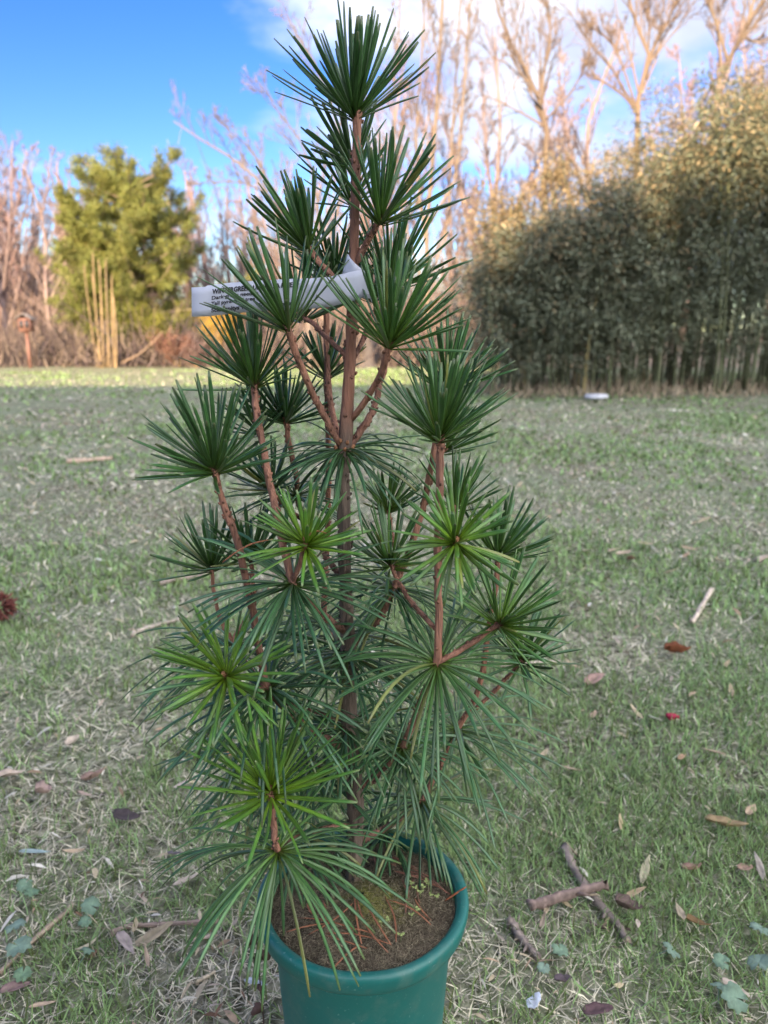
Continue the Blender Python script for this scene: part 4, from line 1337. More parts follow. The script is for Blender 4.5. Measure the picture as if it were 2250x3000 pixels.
# ------------------------------------------------------------------ background trees
def grow(P, R, n_child, len_f, ang, K, seed, t0=0.25, up=0.25, rf=0.55, rmin=0.004):
    """children of a batch of branches: P (B,K0,3), R (B,K0)"""
    r = np.random.default_rng(seed)
    B, K0, _ = P.shape
    n = B * n_child
    pi = np.repeat(np.arange(B), n_child)
    t = (t0 + (1 - t0) * (np.tile(np.arange(n_child), B) + r.random(n)) / n_child) * (K0 - 1.001)
    i = t.astype(int)
    f = (t - i)[:, None]
    start = P[pi, i] * (1 - f) + P[pi, i + 1] * f
    rad = (R[pi, i] * (1 - f[:, 0]) + R[pi, i + 1] * f[:, 0])
    d = unit(P[pi, i + 1] - P[pi, i])
    side = unit(np.cross(d, unit(r.normal(size=(n, 3)))))
    a = ang * (0.6 + 0.8 * r.random(n))[:, None]
    d = unit(d * np.cos(a) + side * np.sin(a) + A([0, 0, up]))
    plen = np.linalg.norm(np.diff(P, axis=1), axis=2).sum(1)[pi]
    L = plen * len_f * (0.55 + 0.8 * r.random(n)) * (1.15 - 0.6 * t / (K0 - 1))
    s = np.linspace(0, 1, K)
    bend = r.normal(size=(n, 1, 3)) * 0.30 + A([0, 0, up * 0.6])
    D = unit(d[:, None] + bend * s[None, :, None] + r.normal(size=(n, K, 3)) * 0.10)
    Q = np.concatenate([np.zeros((n, 1, 3)), np.cumsum(D[:, 1:], 1) / (K - 1)], 1) * L[:, None, None] + start[:, None]
    r0 = np.maximum(rad * rf, rmin)
    RR = np.maximum(r0[:, None] * (1 - 0.78 * s), rmin * 0.7)
    return Q, RR


def bare_tree(mains, radii, seed, levels, col, twig_col, name, label, group=None, origin=None, ups=(0.3, 0.25, 0.2), rmin=0.006):
    """mains: list of 3D polylines (limbs); levels: list of (n_child, length factor, angle)"""
    K = 10
    P = A([smooth_line(m, K) for m in mains])
    Rm = A([np.linspace(a, b, K) for a, b in radii])
    r = np.random.default_rng(seed)
    P[:, 1:] += r.normal(size=P[:, 1:].shape) * 0.012 * np.linspace(0.3, 1, K - 1)[None, :, None]
    o0 = A(mains[0][0]) if origin is None else A(origin)
    root = obj(name, None, label=label, cat='tree', group=group, loc=o0)
    mb = MB()
    add_tubes(mb, P, Rm, 8, A([col]) * (0.85 + 0.3 * r.random((len(P), 1))))
    obj('trunk', mb.mesh('trunk', o0), M_wood, root)
    mb = MB()
    for li, (n, lf, an) in enumerate(levels):
        P, Rm = grow(P, Rm, n, lf, an, (7, 5, 4, 3)[min(li, 3)], seed + li, up=ups[min(li, 2)], rmin=rmin)
        w = (li + 1) / len(levels)
        c = A(col) * (1 - w) + A(twig_col) * w
        add_tubes(mb, P, Rm, (5, 4, 3, 3)[min(li, 3)], A([c]) * (0.7 + 0.6 * r.random((len(P), 1))), cap=False)
    obj('crown', mb.mesh('crown', o0), M_wood, root)
    return root


def copy_tree(src, loc, rz, sc, label, group=None):
    c = src.copy()
    COL.objects.link(c)
    c.location, c.rotation_euler, c.scale = loc, (0, 0, rz), (sc, sc, sc)
    c['label'] = label
    if group:
        c['group'] = group
    for ch in list(src.children):
        k = ch.copy()
        COL.objects.link(k)
        k.parent = c
    return c


WARM, WARMT, PUR = (0.155, 0.120, 0.092), (0.165, 0.120, 0.095), (0.20, 0.148, 0.142)


def dpts(pts, yd):
    return A([atd(p[0], p[1], yd + (p[2] if len(p) > 2 else 0)) for p in pts])


def rooted(pts, yd):
    """limb through display pixels, extended straight down to the ground"""
    Q = dpts(pts, yd)
    g = Q[0].copy()
    g[2] = -0.1
    return np.concatenate([[g], Q])


# tall bare trees standing behind the lawn in the sun
y1 = 23.0
bare_tree([rooted([(925, 700), (922, 500), (938, 320), (948, 150), (960, -60), (965, -200)], y1),
           dpts([(925, 560), (905, 420), (900, 260), (915, 60), (918, -180)], y1),
           dpts([(928, 480), (985, 380), (1000, 220), (1012, 60), (1030, -150)], y1),
           dpts([(925, 600), (965, 500), (975, 330), (985, 150), (1000, -100)], y1 + 0.6),
           dpts([(925, 640), (890, 540), (860, 400), (850, 240), (862, 60), (868, -140)], y1 + 0.4)],
          [(0.085, 0.03), (0.045, 0.018), (0.05, 0.018), (0.045, 0.018), (0.04, 0.018)], 500, [(16, 0.16, 0.5), (7, 0.42, 0.6), (5, 0.5, 0.6)], WARM, WARMT,
          'bare_tree', 'tall multi-stemmed bare tree with straight upright limbs behind the pine', rmin=0.009)
y2 = 24.0
bare_tree([rooted([(1180, 330), (1178, 270), (1165, 215), (1130, 140), (1085, 60), (1060, -60)], y2),
           dpts([(1170, 225), (1175, 150), (1190, 80), (1180, 0), (1190, -90)], y2),
           dpts([(1165, 215), (1120, 150), (1100, 110), (1090, 80)], y2 - 0.5),
           dpts([(1178, 260), (1240, 190), (1270, 120), (1280, 60)], y2 + 0.5)],
          [(0.09, 0.025), (0.05, 0.018), (0.035, 0.016), (0.035, 0.016)], 520, [(15, 0.24, 0.6), (7, 0.45, 0.6), (5, 0.5, 0.6)], (0.125, 0.092, 0.07), WARMT,
          'bare_tree', 'bare tree with a forked brown trunk rising beside the bamboo plume', rmin=0.009)
y3 = 22.0
bare_tree([rooted([(1378, 320), (1375, 240), (1390, 170), (1400, 110), (1372, 50), (1350, -30), (1345, -120)], y3),
           dpts([(1395, 170), (1410, 110), (1440, 50), (1470, -20), (1480, -100)], y3),
           dpts([(1378, 250), (1345, 205), (1290, 170), (1265, 135)], y3 - 0.6),
           dpts([(1375, 235), (1340, 130), (1310, 80), (1260, 50)], y3 + 0.5),
           dpts([(1400, 110), (1402, 40), (1395, -60)], y3 + 0.3)],
          [(0.085, 0.025), (0.045, 0.018), (0.04, 0.016), (0.035, 0.016), (0.035, 0.016)], 540, [(15, 0.26, 0.6), (7, 0.45, 0.6), (5, 0.5, 0.6)], (0.145, 0.105, 0.078), WARMT,
          'bare_tree', 'bare tree with long crossing limbs above the bamboo slope', rmin=0.009)
y4 = 21.0
bare_tree([rooted([(1545, 240), (1560, 170), (1590, 100), (1620, 40), (1640, -60)], y4),
           dpts([(1575, 140), (1550, 60), (1530, 0), (1520, -80)], y4),
           dpts([(1605, 80), (1640, 90), (1690, 60)], y4)],
          [(0.09, 0.025), (0.045, 0.02), (0.04, 0.02)], 560, [(15, 0.28, 0.6), (7, 0.45, 0.6), (5, 0.5, 0.6)], WARM, WARMT,
          'bare_tree', 'thin bare tree showing over the highest bamboo tops', rmin=0.009)
y5 = 19.5
bare_tree([rooted([(668, 700), (655, 620), (625, 520), (585, 430), (530, 360), (450, 310), (372, 262)], y5),
           dpts([(640, 560), (600, 440), (560, 350), (520, 300), (470, 262)], y5 + 0.5),
           dpts([(655, 640), (690, 480), (660, 330), (600, 240), (560, 180)], y5 + 0.8),
           dpts([(655, 640), (720, 500), (740, 330), (700, 180), (650, 90), (620, 30)], y5 + 1.0),
           dpts([(590, 430), (540, 400), (470, 392), (410, 400)], y5 - 0.3)],
          [(0.08, 0.014), (0.035, 0.012), (0.04, 0.013), (0.05, 0.013), (0.022, 0.01)], 580, [(14, 0.20, 0.6), (6, 0.45, 0.6), (5, 0.5, 0.6)], (0.13, 0.105, 0.092), (0.15, 0.118, 0.105),
          'bare_tree', 'leaning bare tree with a long limb arching towards the evergreen', rmin=0.007)

# rows of bare trees at the wood's edge: three builds, copied
protos = []
for k in range(3):
    r = np.random.default_rng(600 + k)
    H = 6.6
    mains = [A([[0, 0, -0.1], [0.05, 0, 1.2], [0.1 * r.normal(), 0.1, 2.6], [0.3 * r.normal(), 0.3 * r.normal(), H * 0.7], [0.4 * r.normal(), 0.4 * r.normal(), H]])]
    rad = [(0.11, 0.02)]
    for m in range(5):
        z0 = 0.8 + 0.55 * m
        a = r.random() * 6.28
        l = 1.3 + 0.5 * r.random()
        mains.append(A([[0.05, 0, z0], [math.cos(a) * l * .35, math.sin(a) * l * .35, z0 + 1.0], [math.cos(a) * l * .6, math.sin(a) * l * .6, z0 + 2.0], [math.cos(a) * l * .8, math.sin(a) * l * .8, min(H, z0 + 3.3)]]))
        rad.append((0.05, 0.015))
    protos.append(bare_tree(mains, rad, 620 + k, [(13, 0.20, 0.6), (6, 0.50, 0.6), (5, 0.55, 0.6)], PUR, [(0.21, 0.135, 0.13), (0.185, 0.145, 0.14), (0.22, 0.155, 0.135)][k],
                            'bare_tree', 'x', 'bare trees along the wood edge', rmin=0.009))
spots = [  # display x, distance, scale, proto, label
    (20, 25, 1.00, 0, None), (75, 27, 1.05, 1, None), (120, 24, 0.85, 2, None), (-40, 24, 1.0, 2, None), (160, 29, 1.0, 0, None), (45, 31, 1.2, 1, None), (-110, 27, 1.1, 0, None), (-190, 26, 1.0, 1, None),
    (215, 31, 1.0, 2, None), (300, 33, 1.1, 1, None), (455, 28, 0.95, 0, None), (500, 26, 0.80, 1, None), (545, 30, 1.0, 2, None), (420, 33, 1.1, 0, None), (600, 27, 0.85, 0, None), (690, 29, 0.9, 1, None),
    (780, 31, 1.0, 2, None), (850, 27, 0.8, 0, None), (1010, 28, 0.85, 1, None), (1060, 30, 1.0, 2, None), (1130, 32, 1.0, 0, None), (740, 34, 1.15, 2, None), (970, 34, 1.2, 0, None), (640, 35, 1.2, 1, None),
    (-280, 25, 1.0, 0, None), (-380, 27, 1.1, 1, None), (-480, 25, 1.0, 2, None), (-600, 28, 1.2, 0, None), (-720, 26, 1.1, 1, None)]
for k, (dx, yd, sc, pr, lb) in enumerate(spots):
    g = atd(dx, 800, yd)
    side = 'bare greyish pink tree in the wood beside the evergreen' if dx < 260 else 'bare tree in the wood showing through the gaps of the potted pine'
    grp = 'bare trees in the wood beside the evergreen' if dx < 260 else 'bare trees in the wood behind the potted pine'
    if k in (0, 1, 2):
        o = protos[pr]
        o.location, o.rotation_euler, o.scale = (g[0], yd, 0), (0, 0, k * 1.7), (sc, sc, sc)
        o['label'], o['group'] = side, grp
    else:
        copy_tree(protos[pr], (g[0], yd, 0), k * 1.7, sc, side, grp)


for k, (dx, yd, sc) in enumerate([(830, 31, 1.6), (1060, 32, 1.75), (1260, 31, 1.7), (1470, 32, 1.85), (1650, 31, 1.9)]):
    g = atd(dx, 800, yd)
    copy_tree(protos[k % 3], (g[0], yd, 0), 0.9 + k * 2.3, sc, 'tall finely twigged bare tree at the back of the wood', 'tall bare trees at the back of the wood')


def brush(name, label, x0, x1, ya, yb, h, n, cols, seed, cat='brush', width=0.010):
    """a mass of thin upright and tangled twigs nobody could count"""
    r = np.random.default_rng(seed)
    K = 4
    x = x0 + (x1 - x0) * r.random(n)
    y = ya + (yb - ya) * r.random(n)
    hh = h * (0.35 + 0.75 * r.random(n)) * (0.55 + 0.9 * vnoise(x + 100, y + 100, 1.4, seed + 1))
    d = unit(np.stack([r.normal(size=n) * 0.55, r.normal(size=n) * 0.4, np.ones(n)], -1))
    b = r.normal(size=(n, 3)) * 0.35
    s = np.linspace(0, 1, K)
    z0 = np.where(r.random(n) < 0.45, 0.0, r.random(n) * h * 0.5)
    P = np.stack([x, y, z0], -1)[:, None] + (d[:, None] * s[None, :, None] + b[:, None] * (s ** 2)[None, :, None]) * hh[:, None, None]
    P[..., 2] = np.maximum(P[..., 2], 0.01)
    C = A(cols)[r.integers(0, len(cols), n)] * (0.6 + 0.7 * r.random((n, 1)))
    mb = MB()
    add_tubes(mb, P, (width * (0.5 + r.random(n)))[:, None] * A([[1, 0.8, 0.6, 0.3]]), 3, C, cap=False)
    obj(name, mb.mesh(name), M_wood, label=label, cat=cat, kind='stuff')


brush('underbrush', 'tangled brown brush along the far lawn edge', -20, 3.5, 20.6, 23.5, 1.0, 7500, [(0.11, 0.082, 0.082), (0.16, 0.125, 0.11), (0.08, 0.06, 0.064), (0.20, 0.155, 0.125)], 700, width=0.014)
brush('wood_thicket', 'pinkish brown thicket of bare twigs in the wood', -20, 9, 25, 34, 2.7, 10000, [(0.24, 0.17, 0.15), (0.21, 0.155, 0.145), (0.26, 0.19, 0.15), (0.18, 0.135, 0.13)], 710, width=0.016)


# ------------------------------------------------------------------ evergreen
def pine_tree():
    g = atd(295, 800, 22.5)
    g[2] = 0
    root = obj('evergreen_tree', None, label='yellow green evergreen tree glowing in the sun at the lawn edge', cat='tree', loc=g)
    r = np.random.default_rng(720)
    H = 5.2
    T = A([[0, 0, -0.1], [0.05, 0, 1.2], [0.1, 0.05, 2.6], [0.3, 0, 4.0], [0.45, 0, H - 0.2]])
    mb = MB()
    add_tubes(mb, smooth_line(T, 14)[None], np.linspace(0.15, 0.03, 14)[None], 8, (0.24, 0.19, 0.15))
    T2 = A([[0.0, 0, 1.5], [-0.45, 0.1, 2.4], [-0.9, 0.1, 3.4], [-1.1, 0, 4.2]])
    add_tubes(mb, smooth_line(T2, 10)[None], np.linspace(0.09, 0.02, 10)[None], 7, (0.24, 0.19, 0.15))
    obj('trunk', mb.mesh('trunk'), M_wood, root)
    mb, fol = MB(), MB()
    limbs = []
    for trunk_p, z0, z1, n, Lm in ((T, 0.4, H - 0.2, 84, 2.35), (T2, 2.0, 4.2, 26, 1.35)):
        tl = smooth_line(trunk_p, 60)
        for k in range(n):
            z = z0 + (z1 - z0) * (k + r.random()) / n
            c = tl[np.argmin(np.abs(tl[:, 2] - z))]
            f = (z - z0) / (z1 - z0)
            L = Lm * (1.0 - 0.50 * f ** 1.8) * (0.55 + 0.75 * r.random())
            if trunk_p is T and f < 0.2:
                L *= 0.85
            a = r.random() * 6.28
            L *= 1.0 + 0.25 * math.cos(a) * (1 - f)
            dirn = A([math.cos(a), math.sin(a) * 0.8, 0.06 + 0.22 * f])
            limbs.append(A([c, c + dirn * L * 0.35, c + dirn * L * 0.7 + A([0, 0, 0.05]), c + dirn * L + A([0, 0, 0.18 * L])]))
    P = A([smooth_line(l, 7) for l in limbs])
    R = np.broadcast_to(np.linspace(0.035, 0.010, 7), (len(P), 7))
    add_tubes(mb, P, R, 5, (0.22, 0.17, 0.13), cap=False)
    Q, RQ = grow(P, R, 9, 0.34, 0.8, 5, 722, t0=0.3, up=0.12, rmin=0.006)
    add_tubes(mb, Q, RQ, 3, (0.22, 0.18, 0.12), cap=False)
    obj('limbs', mb.mesh('limbs'), M_wood, root)
    # needle tufts: fans of thin blades at points along the twigs
    pts = Q[:, 1:].reshape(-1, 3)
    tips = unit(Q[:, 1:] - Q[:, :-1]).reshape(-1, 3)
    m = 26
    n = len(pts) * m
    d = unit(np.repeat(tips, m, 0) * 0.8 + r.normal(size=(n, 3)) * 0.8 + A([0, 0, 0.15]))
    b = np.repeat(pts, m, 0) + r.normal(size=(n, 3)) * 0.06
    L = 0.11 + 0.10 * r.random((n, 1))
    s = unit(np.cross(d, r.normal(size=(n, 3)))) * (0.008 + 0.008 * r.random((n, 1)))
    V = np.stack([b - s, b + s, b + d * L], 1).reshape(-1, 3)
    tint = np.repeat(0.55 + 0.75 * r.random((len(pts), 1)), m, 0) * (0.8 + 0.4 * r.random((n, 1)))
    c = A([0.165, 0.195, 0.055]) * tint + A([0.05, 0.015, 0.0]) * r.random((n, 1))
    fol.add(V, np.arange(n * 3).reshape(-1, 3), np.repeat(c, 3, 0))
    obj('foliage', fol.mesh('foliage', smooth=False), M_fol, root)


pine_tree()


def leafy_shrub(name, label, px, yd, w, h, n, col, seed, leaf=0.05, stems=9, zlow=0.1, cat='shrub'):
    g = atd(px, 800, yd)
    g[2] = 0
    root = obj(name, None, label=label, cat=cat, loc=g)
    r = np.random.default_rng(seed)
    a = r.random(stems) * 6.28
    f = 0.3 + 0.7 * r.random(stems)
    tip = np.stack([np.cos(a) * w * 0.45 * f, np.sin(a) * w * 0.4 * f, h * (0.75 + 0.25 * r.random(stems))], -1)
    b = tip * A([0.12, 0.12, 0])
    P = A([smooth_line([b[i], b[i] * 0.6 + tip[i] * A([0.3, 0.3, 0.5]), tip[i]], 7) for i in range(stems)])
    R = np.broadcast_to(np.linspace(0.02, 0.006, 7), (stems, 7))
    mb = MB()
    add_tubes(mb, P, R, 5, (0.22, 0.16, 0.10))
    Q, RQ = grow(P, R, 9, 0.4, 0.7, 5, seed + 1, up=0.2, rmin=0.004)
    add_tubes(mb, Q, RQ, 3, (0.24, 0.18, 0.11), cap=False)
    obj('stems', mb.mesh('stems'), M_wood, root)
    pts = Q[:, 1:].reshape(-1, 3)
    m = max(1, n // len(pts))
    k = len(pts) * m
    bb = np.repeat(pts, m, 0) + r.normal(size=(k, 3)) * leaf * 1.6
    bb[:, 2] = np.maximum(bb[:, 2], zlow)
    d = unit(r.normal(size=(k, 3)) + A([0, 0, 0.3]))
    s = unit(np.cross(d, r.normal(size=(k, 3))))
    L = leaf * (0.6 + 0.8 * r.random((k, 1)))
    V = np.stack([bb - d * L * .5, bb + s * L * 0.25, bb + d * L * 0.5, bb - s * L * 0.25], 1).reshape(-1, 3)
    c = A([col]) * (0.6 + 0.7 * r.random((k, 1)))
    mb = MB()
    mb.add(V, np.arange(k * 4).reshape(-1, 4), np.repeat(c, 4, 0))
    obj('foliage', mb.mesh('foliage', smooth=False), M_fol, root)
    return root


leafy_shrub('golden_shrub', 'rounded golden yellow shrub below the evergreen', 480, 21.4, 1.7, 1.75, 9000, (0.42, 0.27, 0.045), 740)
leafy_shrub('evergreen_shrub', 'low green shrub under the evergreen beside the tall canes', 195, 22.0, 1.6, 2.3, 8000, (0.14, 0.16, 0.03), 742)
leafy_shrub('evergreen_shrub', 'bright green bush filling the foot of the evergreen', 330, 21.6, 2.2, 1.6, 9000, (0.20, 0.20, 0.035), 744)
leafy_shrub('russet_shrub', 'low russet and purple leafed shrub in front of the evergreen', 385, 20.9, 1.5, 0.75, 6000, (0.23, 0.12, 0.09), 746)
leafy_shrub('russet_shrub', 'dull purple brown shrub between the russet shrub and the golden shrub', 425, 20.7, 0.9, 0.6, 4000, (0.20, 0.13, 0.12), 748)

# clump of tall golden canes
cg = atd(225, 800, 20.6)
cg[2] = 0
clump = obj('cane_clump', None, label='clump of tall golden dry canes standing before the evergreen', cat='canes', loc=cg)
for k, (xb, xt, yt) in enumerate([(212, 184, 572), (214, 196, 590), (218, 203, 545), (222, 210, 560), (226, 219, 575), (231, 226, 568), (238, 231, 560), (243, 238, 592), (248, 244, 600), (250, 242, 640)]):
    yd = 20.5 + 0.25 * rng.random()
    b, t = atd(xb, 785, yd), atd(xt, yt, yd)
    b[2] = -0.05
    mb = MB()
    s = np.linspace(0, 1, 22)
    P = b + (t - b) * s[:, None] + A([1, 0, 0]) * (0.05 * np.sin(s * 2.5) * (1 if k % 2 else -1))[:, None]
    R = np.linspace(0.019, 0.012, 22) * np.where(np.arange(22) % 4 == 0, 1.22, 1.0)
    add_tubes(mb, P[None], R[None], 7, A([[0.22, 0.15, 0.075]]) * (0.8 + 0.4 * rng.random()))
    obj('cane', mb.mesh('cane', cg), M_cane, clump)
b = A([atd(262, 784, 20.4), atd(300, 765, 20.3), atd(335, 735, 20.2), atd(350, 715, 20.2)])
mb = MB()
add_tubes(mb, smooth_line(b, 10)[None], np.linspace(0.020, 0.012, 10)[None], 7, (0.22, 0.15, 0.10))
obj('fallen_cane', mb.mesh('fallen_cane', b[0]), M_cane, label='pale cane leaning over beside the golden cane clump', cat='cane', loc=b[0])

# house half hidden in the wood, its post box, and a stump
M_wallp = mat('pale_siding', (0.56, 0.44, 0.40), rough=0.8, noise=(3, 0.85, 1.1))
M_roofg = mat('grey_shingles', (0.16, 0.14, 0.14), rough=0.9, noise=(8, 0.7, 1.2))
M_dark = mat('dark_glass', (0.03, 0.03, 0.035), rough=0.15)
M_redp = mat('red_paint', (0.15, 0.072, 0.056), rough=0.7, noise=(8, 0.8, 1.2))
M_trim = mat('white_trim', (0.75, 0.72, 0.68), rough=0.6)


def gable_house(name, label, cx, cy, w, d, wall_h, ridge_h, wall_m, roof_m, front, wins, rz=0.0, doors=()):
    root = obj(name, None, label=label, cat='house', loc=(cx, cy, 0))
    root.rotation_euler = (0, 0, rz)
    mb = MB()
    x, y = w / 2, d / 2
    V = A([[-x, -y, -.2], [x, -y, -.2], [x, y, -.2], [-x, y, -.2], [-x, -y, wall_h], [x, -y, wall_h], [x, y, wall_h], [-x, y, wall_h], [-x, 0, ridge_h - .12], [x, 0, ridge_h - .12]])
    mb.add(V, [[0, 1, 5, 4], [1, 2, 6, 5], [2, 3, 7, 6], [3, 0, 4, 7]])
    mb.T.append(A([[4, 8, 7], [5, 6, 9]]))
    obj('wall', mb.mesh('wall', smooth=False), wall_m, root)
    mb = MB()
    ov = 0.35
    for sg in (-1, 1):
        y_e, z_e = sg * (y + ov), wall_h - (ridge_h - wall_h) / y * ov
        P = A([[-x - ov, y_e, z_e], [x + ov, y_e, z_e], [x + ov, 0, ridge_h], [-x - ov, 0, ridge_h]])
        Q = np.concatenate([P, P + A([0, 0, 0.14])])
        mb.add(Q, [[0, 1, 2, 3], [4, 5, 6, 7], [0, 1, 5, 4], [1, 2, 6, 5], [2, 3, 7, 6], [3, 0, 4, 7]])
    obj('roof', mb.mesh('roof', smooth=False), roof_m, root)
    fy = front * y
    for (wx, wz, ww, wh) in wins:
        mb = MB()
        for c, h in (((wx, fy + front * .03, wz + wh / 2), (ww / 2 + .06, .03, .05)), ((wx, fy + front * .03, wz - wh / 2), (ww / 2 + .06, .03, .05)), ((wx - ww / 2, fy + front * .03, wz), (.05, .03, wh / 2)), ((wx + ww / 2, fy + front * .03, wz), (.05, .03, wh / 2))):
            mb.box(c, h)
        wo = obj('window', mb.mesh('window', smooth=False), M_trim, root)
        mb = MB()
        mb.box((wx, fy + front * .012, wz), (ww / 2 - .04, .008, wh / 2 - .04))
        obj('pane', mb.mesh('pane', smooth=False), M_dark, wo)
    for (dx_, dw, dh) in doors:
        mb = MB()
        mb.box((dx_, fy + front * .03, dh / 2), (dw / 2, .03, dh / 2))
        do = obj('door', mb.mesh('door', smooth=False), M_redp, root)
        mb = MB()
        mb.box((dx_ + dw * .38, fy + front * .09, 1.0), (.03, .03, .06))
        obj('handle', mb.mesh('handle', smooth=False), M_trim, do)
    return root


hx = atd(60, 700, 36)[0]
gable_house('house', 'pale pinkish house half hidden behind the bare trees', hx, 38, 9, 6, 2.7, 4.3, M_wallp, M_roofg, -1, [(-2.4, 1.5, 1.1, 1.2), (0.3, 1.5, 1.1, 1.2), (2.7, 1.5, 1.1, 1.2)], doors=[(-1.1, 0.95, 2.05)])

pg = atd(66, 790, 20.4)
pg[2] = 0
post = obj('bird_house_post', None, label='red brown post carrying a small dark nesting box', cat='post', loc=pg)
mb = MB()
mb.box((0, 0, 0.45), (0.035, 0.035, 0.5))
obj('post', mb.mesh('post', smooth=False), M_redp, post)
mb = MB()
mb.box((0, 0, 1.12), (0.15, 0.12, 0.17))
bx = obj('box', mb.mesh('box', smooth=False), M_redp, post)
mb = MB()
for sx in (-1, 1):
    Vr = A([[sx * 0.21, -0.17, 1.26], [sx * 0.21, 0.17, 1.26], [0, 0.17, 1.40], [0, -0.17, 1.40]])
    mb.add(np.concatenate([Vr, Vr + A([0, 0, 0.02])]), [[0, 1, 2, 3], [4, 5, 6, 7], [0, 1, 5, 4], [1, 2, 6, 5], [2, 3, 7, 6], [3, 0, 4, 7]])
obj('roof', mb.mesh('roof', smooth=False), M_roofg, bx)
mb = MB()
for sx in (-0.07, 0.07):
    mb.box((sx, -0.125, 1.14), (0.045, 0.006, 0.09))
obj('opening', mb.mesh('opening', smooth=False), M_dark, bx)

sg_ = atd(793, 800, 20.9)
sg_[2] = 0
mb = MB()
a = np.linspace(0, 2 * math.pi, 15)[:-1]
Vs = []
for z, r in ((-0.05, 0.36), (0.08, 0.30), (0.25, 0.25), (0.55, 0.20), (0.78, 0.14), (0.84, 0.05)):
    rr = r * (1 + 0.18 * np.sin(a * 5 + z * 2))
    Vs.append(np.stack([np.cos(a) * rr + z * 0.05, np.sin(a) * rr, np.full(14, z) + 0.05 * np.sin(a * 3) * (z > 0.5)], -1))
i, j = np.meshgrid(np.arange(5), np.arange(14), indexing='ij')
mb.add(np.concatenate(Vs), np.stack([i * 14 + j, i * 14 + (j + 1) % 14, (i + 1) * 14 + (j + 1) % 14, (i + 1) * 14 + j], -1).reshape(-1, 4), (0.075, 0.065, 0.065))
st = A([[0.02, 0, 0.6], [-0.05, 0, 0.95], [-0.14, 0, 1.2]])
add_tubes(mb, st[None], A([[0.09, 0.05, 0.02]]), 7, (0.08, 0.07, 0.068))
obj('tree_stump', mb.mesh('tree_stump'), M_wood, label='dark pointed old stump on the sunlit bank behind the pine', cat='stump', loc=sg_)

# sunlit leaf bank rising behind the far lawn
bx_ = np.linspace(-40, 30, 71)
by_ = np.linspace(21.0, 60, 30)
BX, BY = np.meshgrid(bx_, by_, indexing='ij')
BZ = -0.03 + 0.45 * (1 - np.exp(-(BY - 21.0) / 6.0)) + 0.10 * vnoise(BX + 60, BY + 60, 1.3, 91) * np.clip((BY - 21) / 2, 0, 1)
i, j = np.meshgrid(np.arange(70), np.arange(29), indexing='ij')
q = np.stack([i * 30 + j, (i + 1) * 30 + j, (i + 1) * 30 + j + 1, i * 30 + j + 1], -1).reshape(-1, 4)
cb = A([0.25, 0.195, 0.145]) * (0.65 + 0.7 * vnoise(BX + 60, BY + 60, 0.5, 92))[..., None]
obj('leaf_bank', mesh_np('leaf_bank', np.stack([BX, BY, BZ], -1).reshape(-1, 3), q, cb.reshape(-1, 3)), mat('leafy_bank', rough=0.95, attr=True, noise=(6, 0.6, 1.35), bump=0.8, bscale=12, spec=0.1), kind='structure')


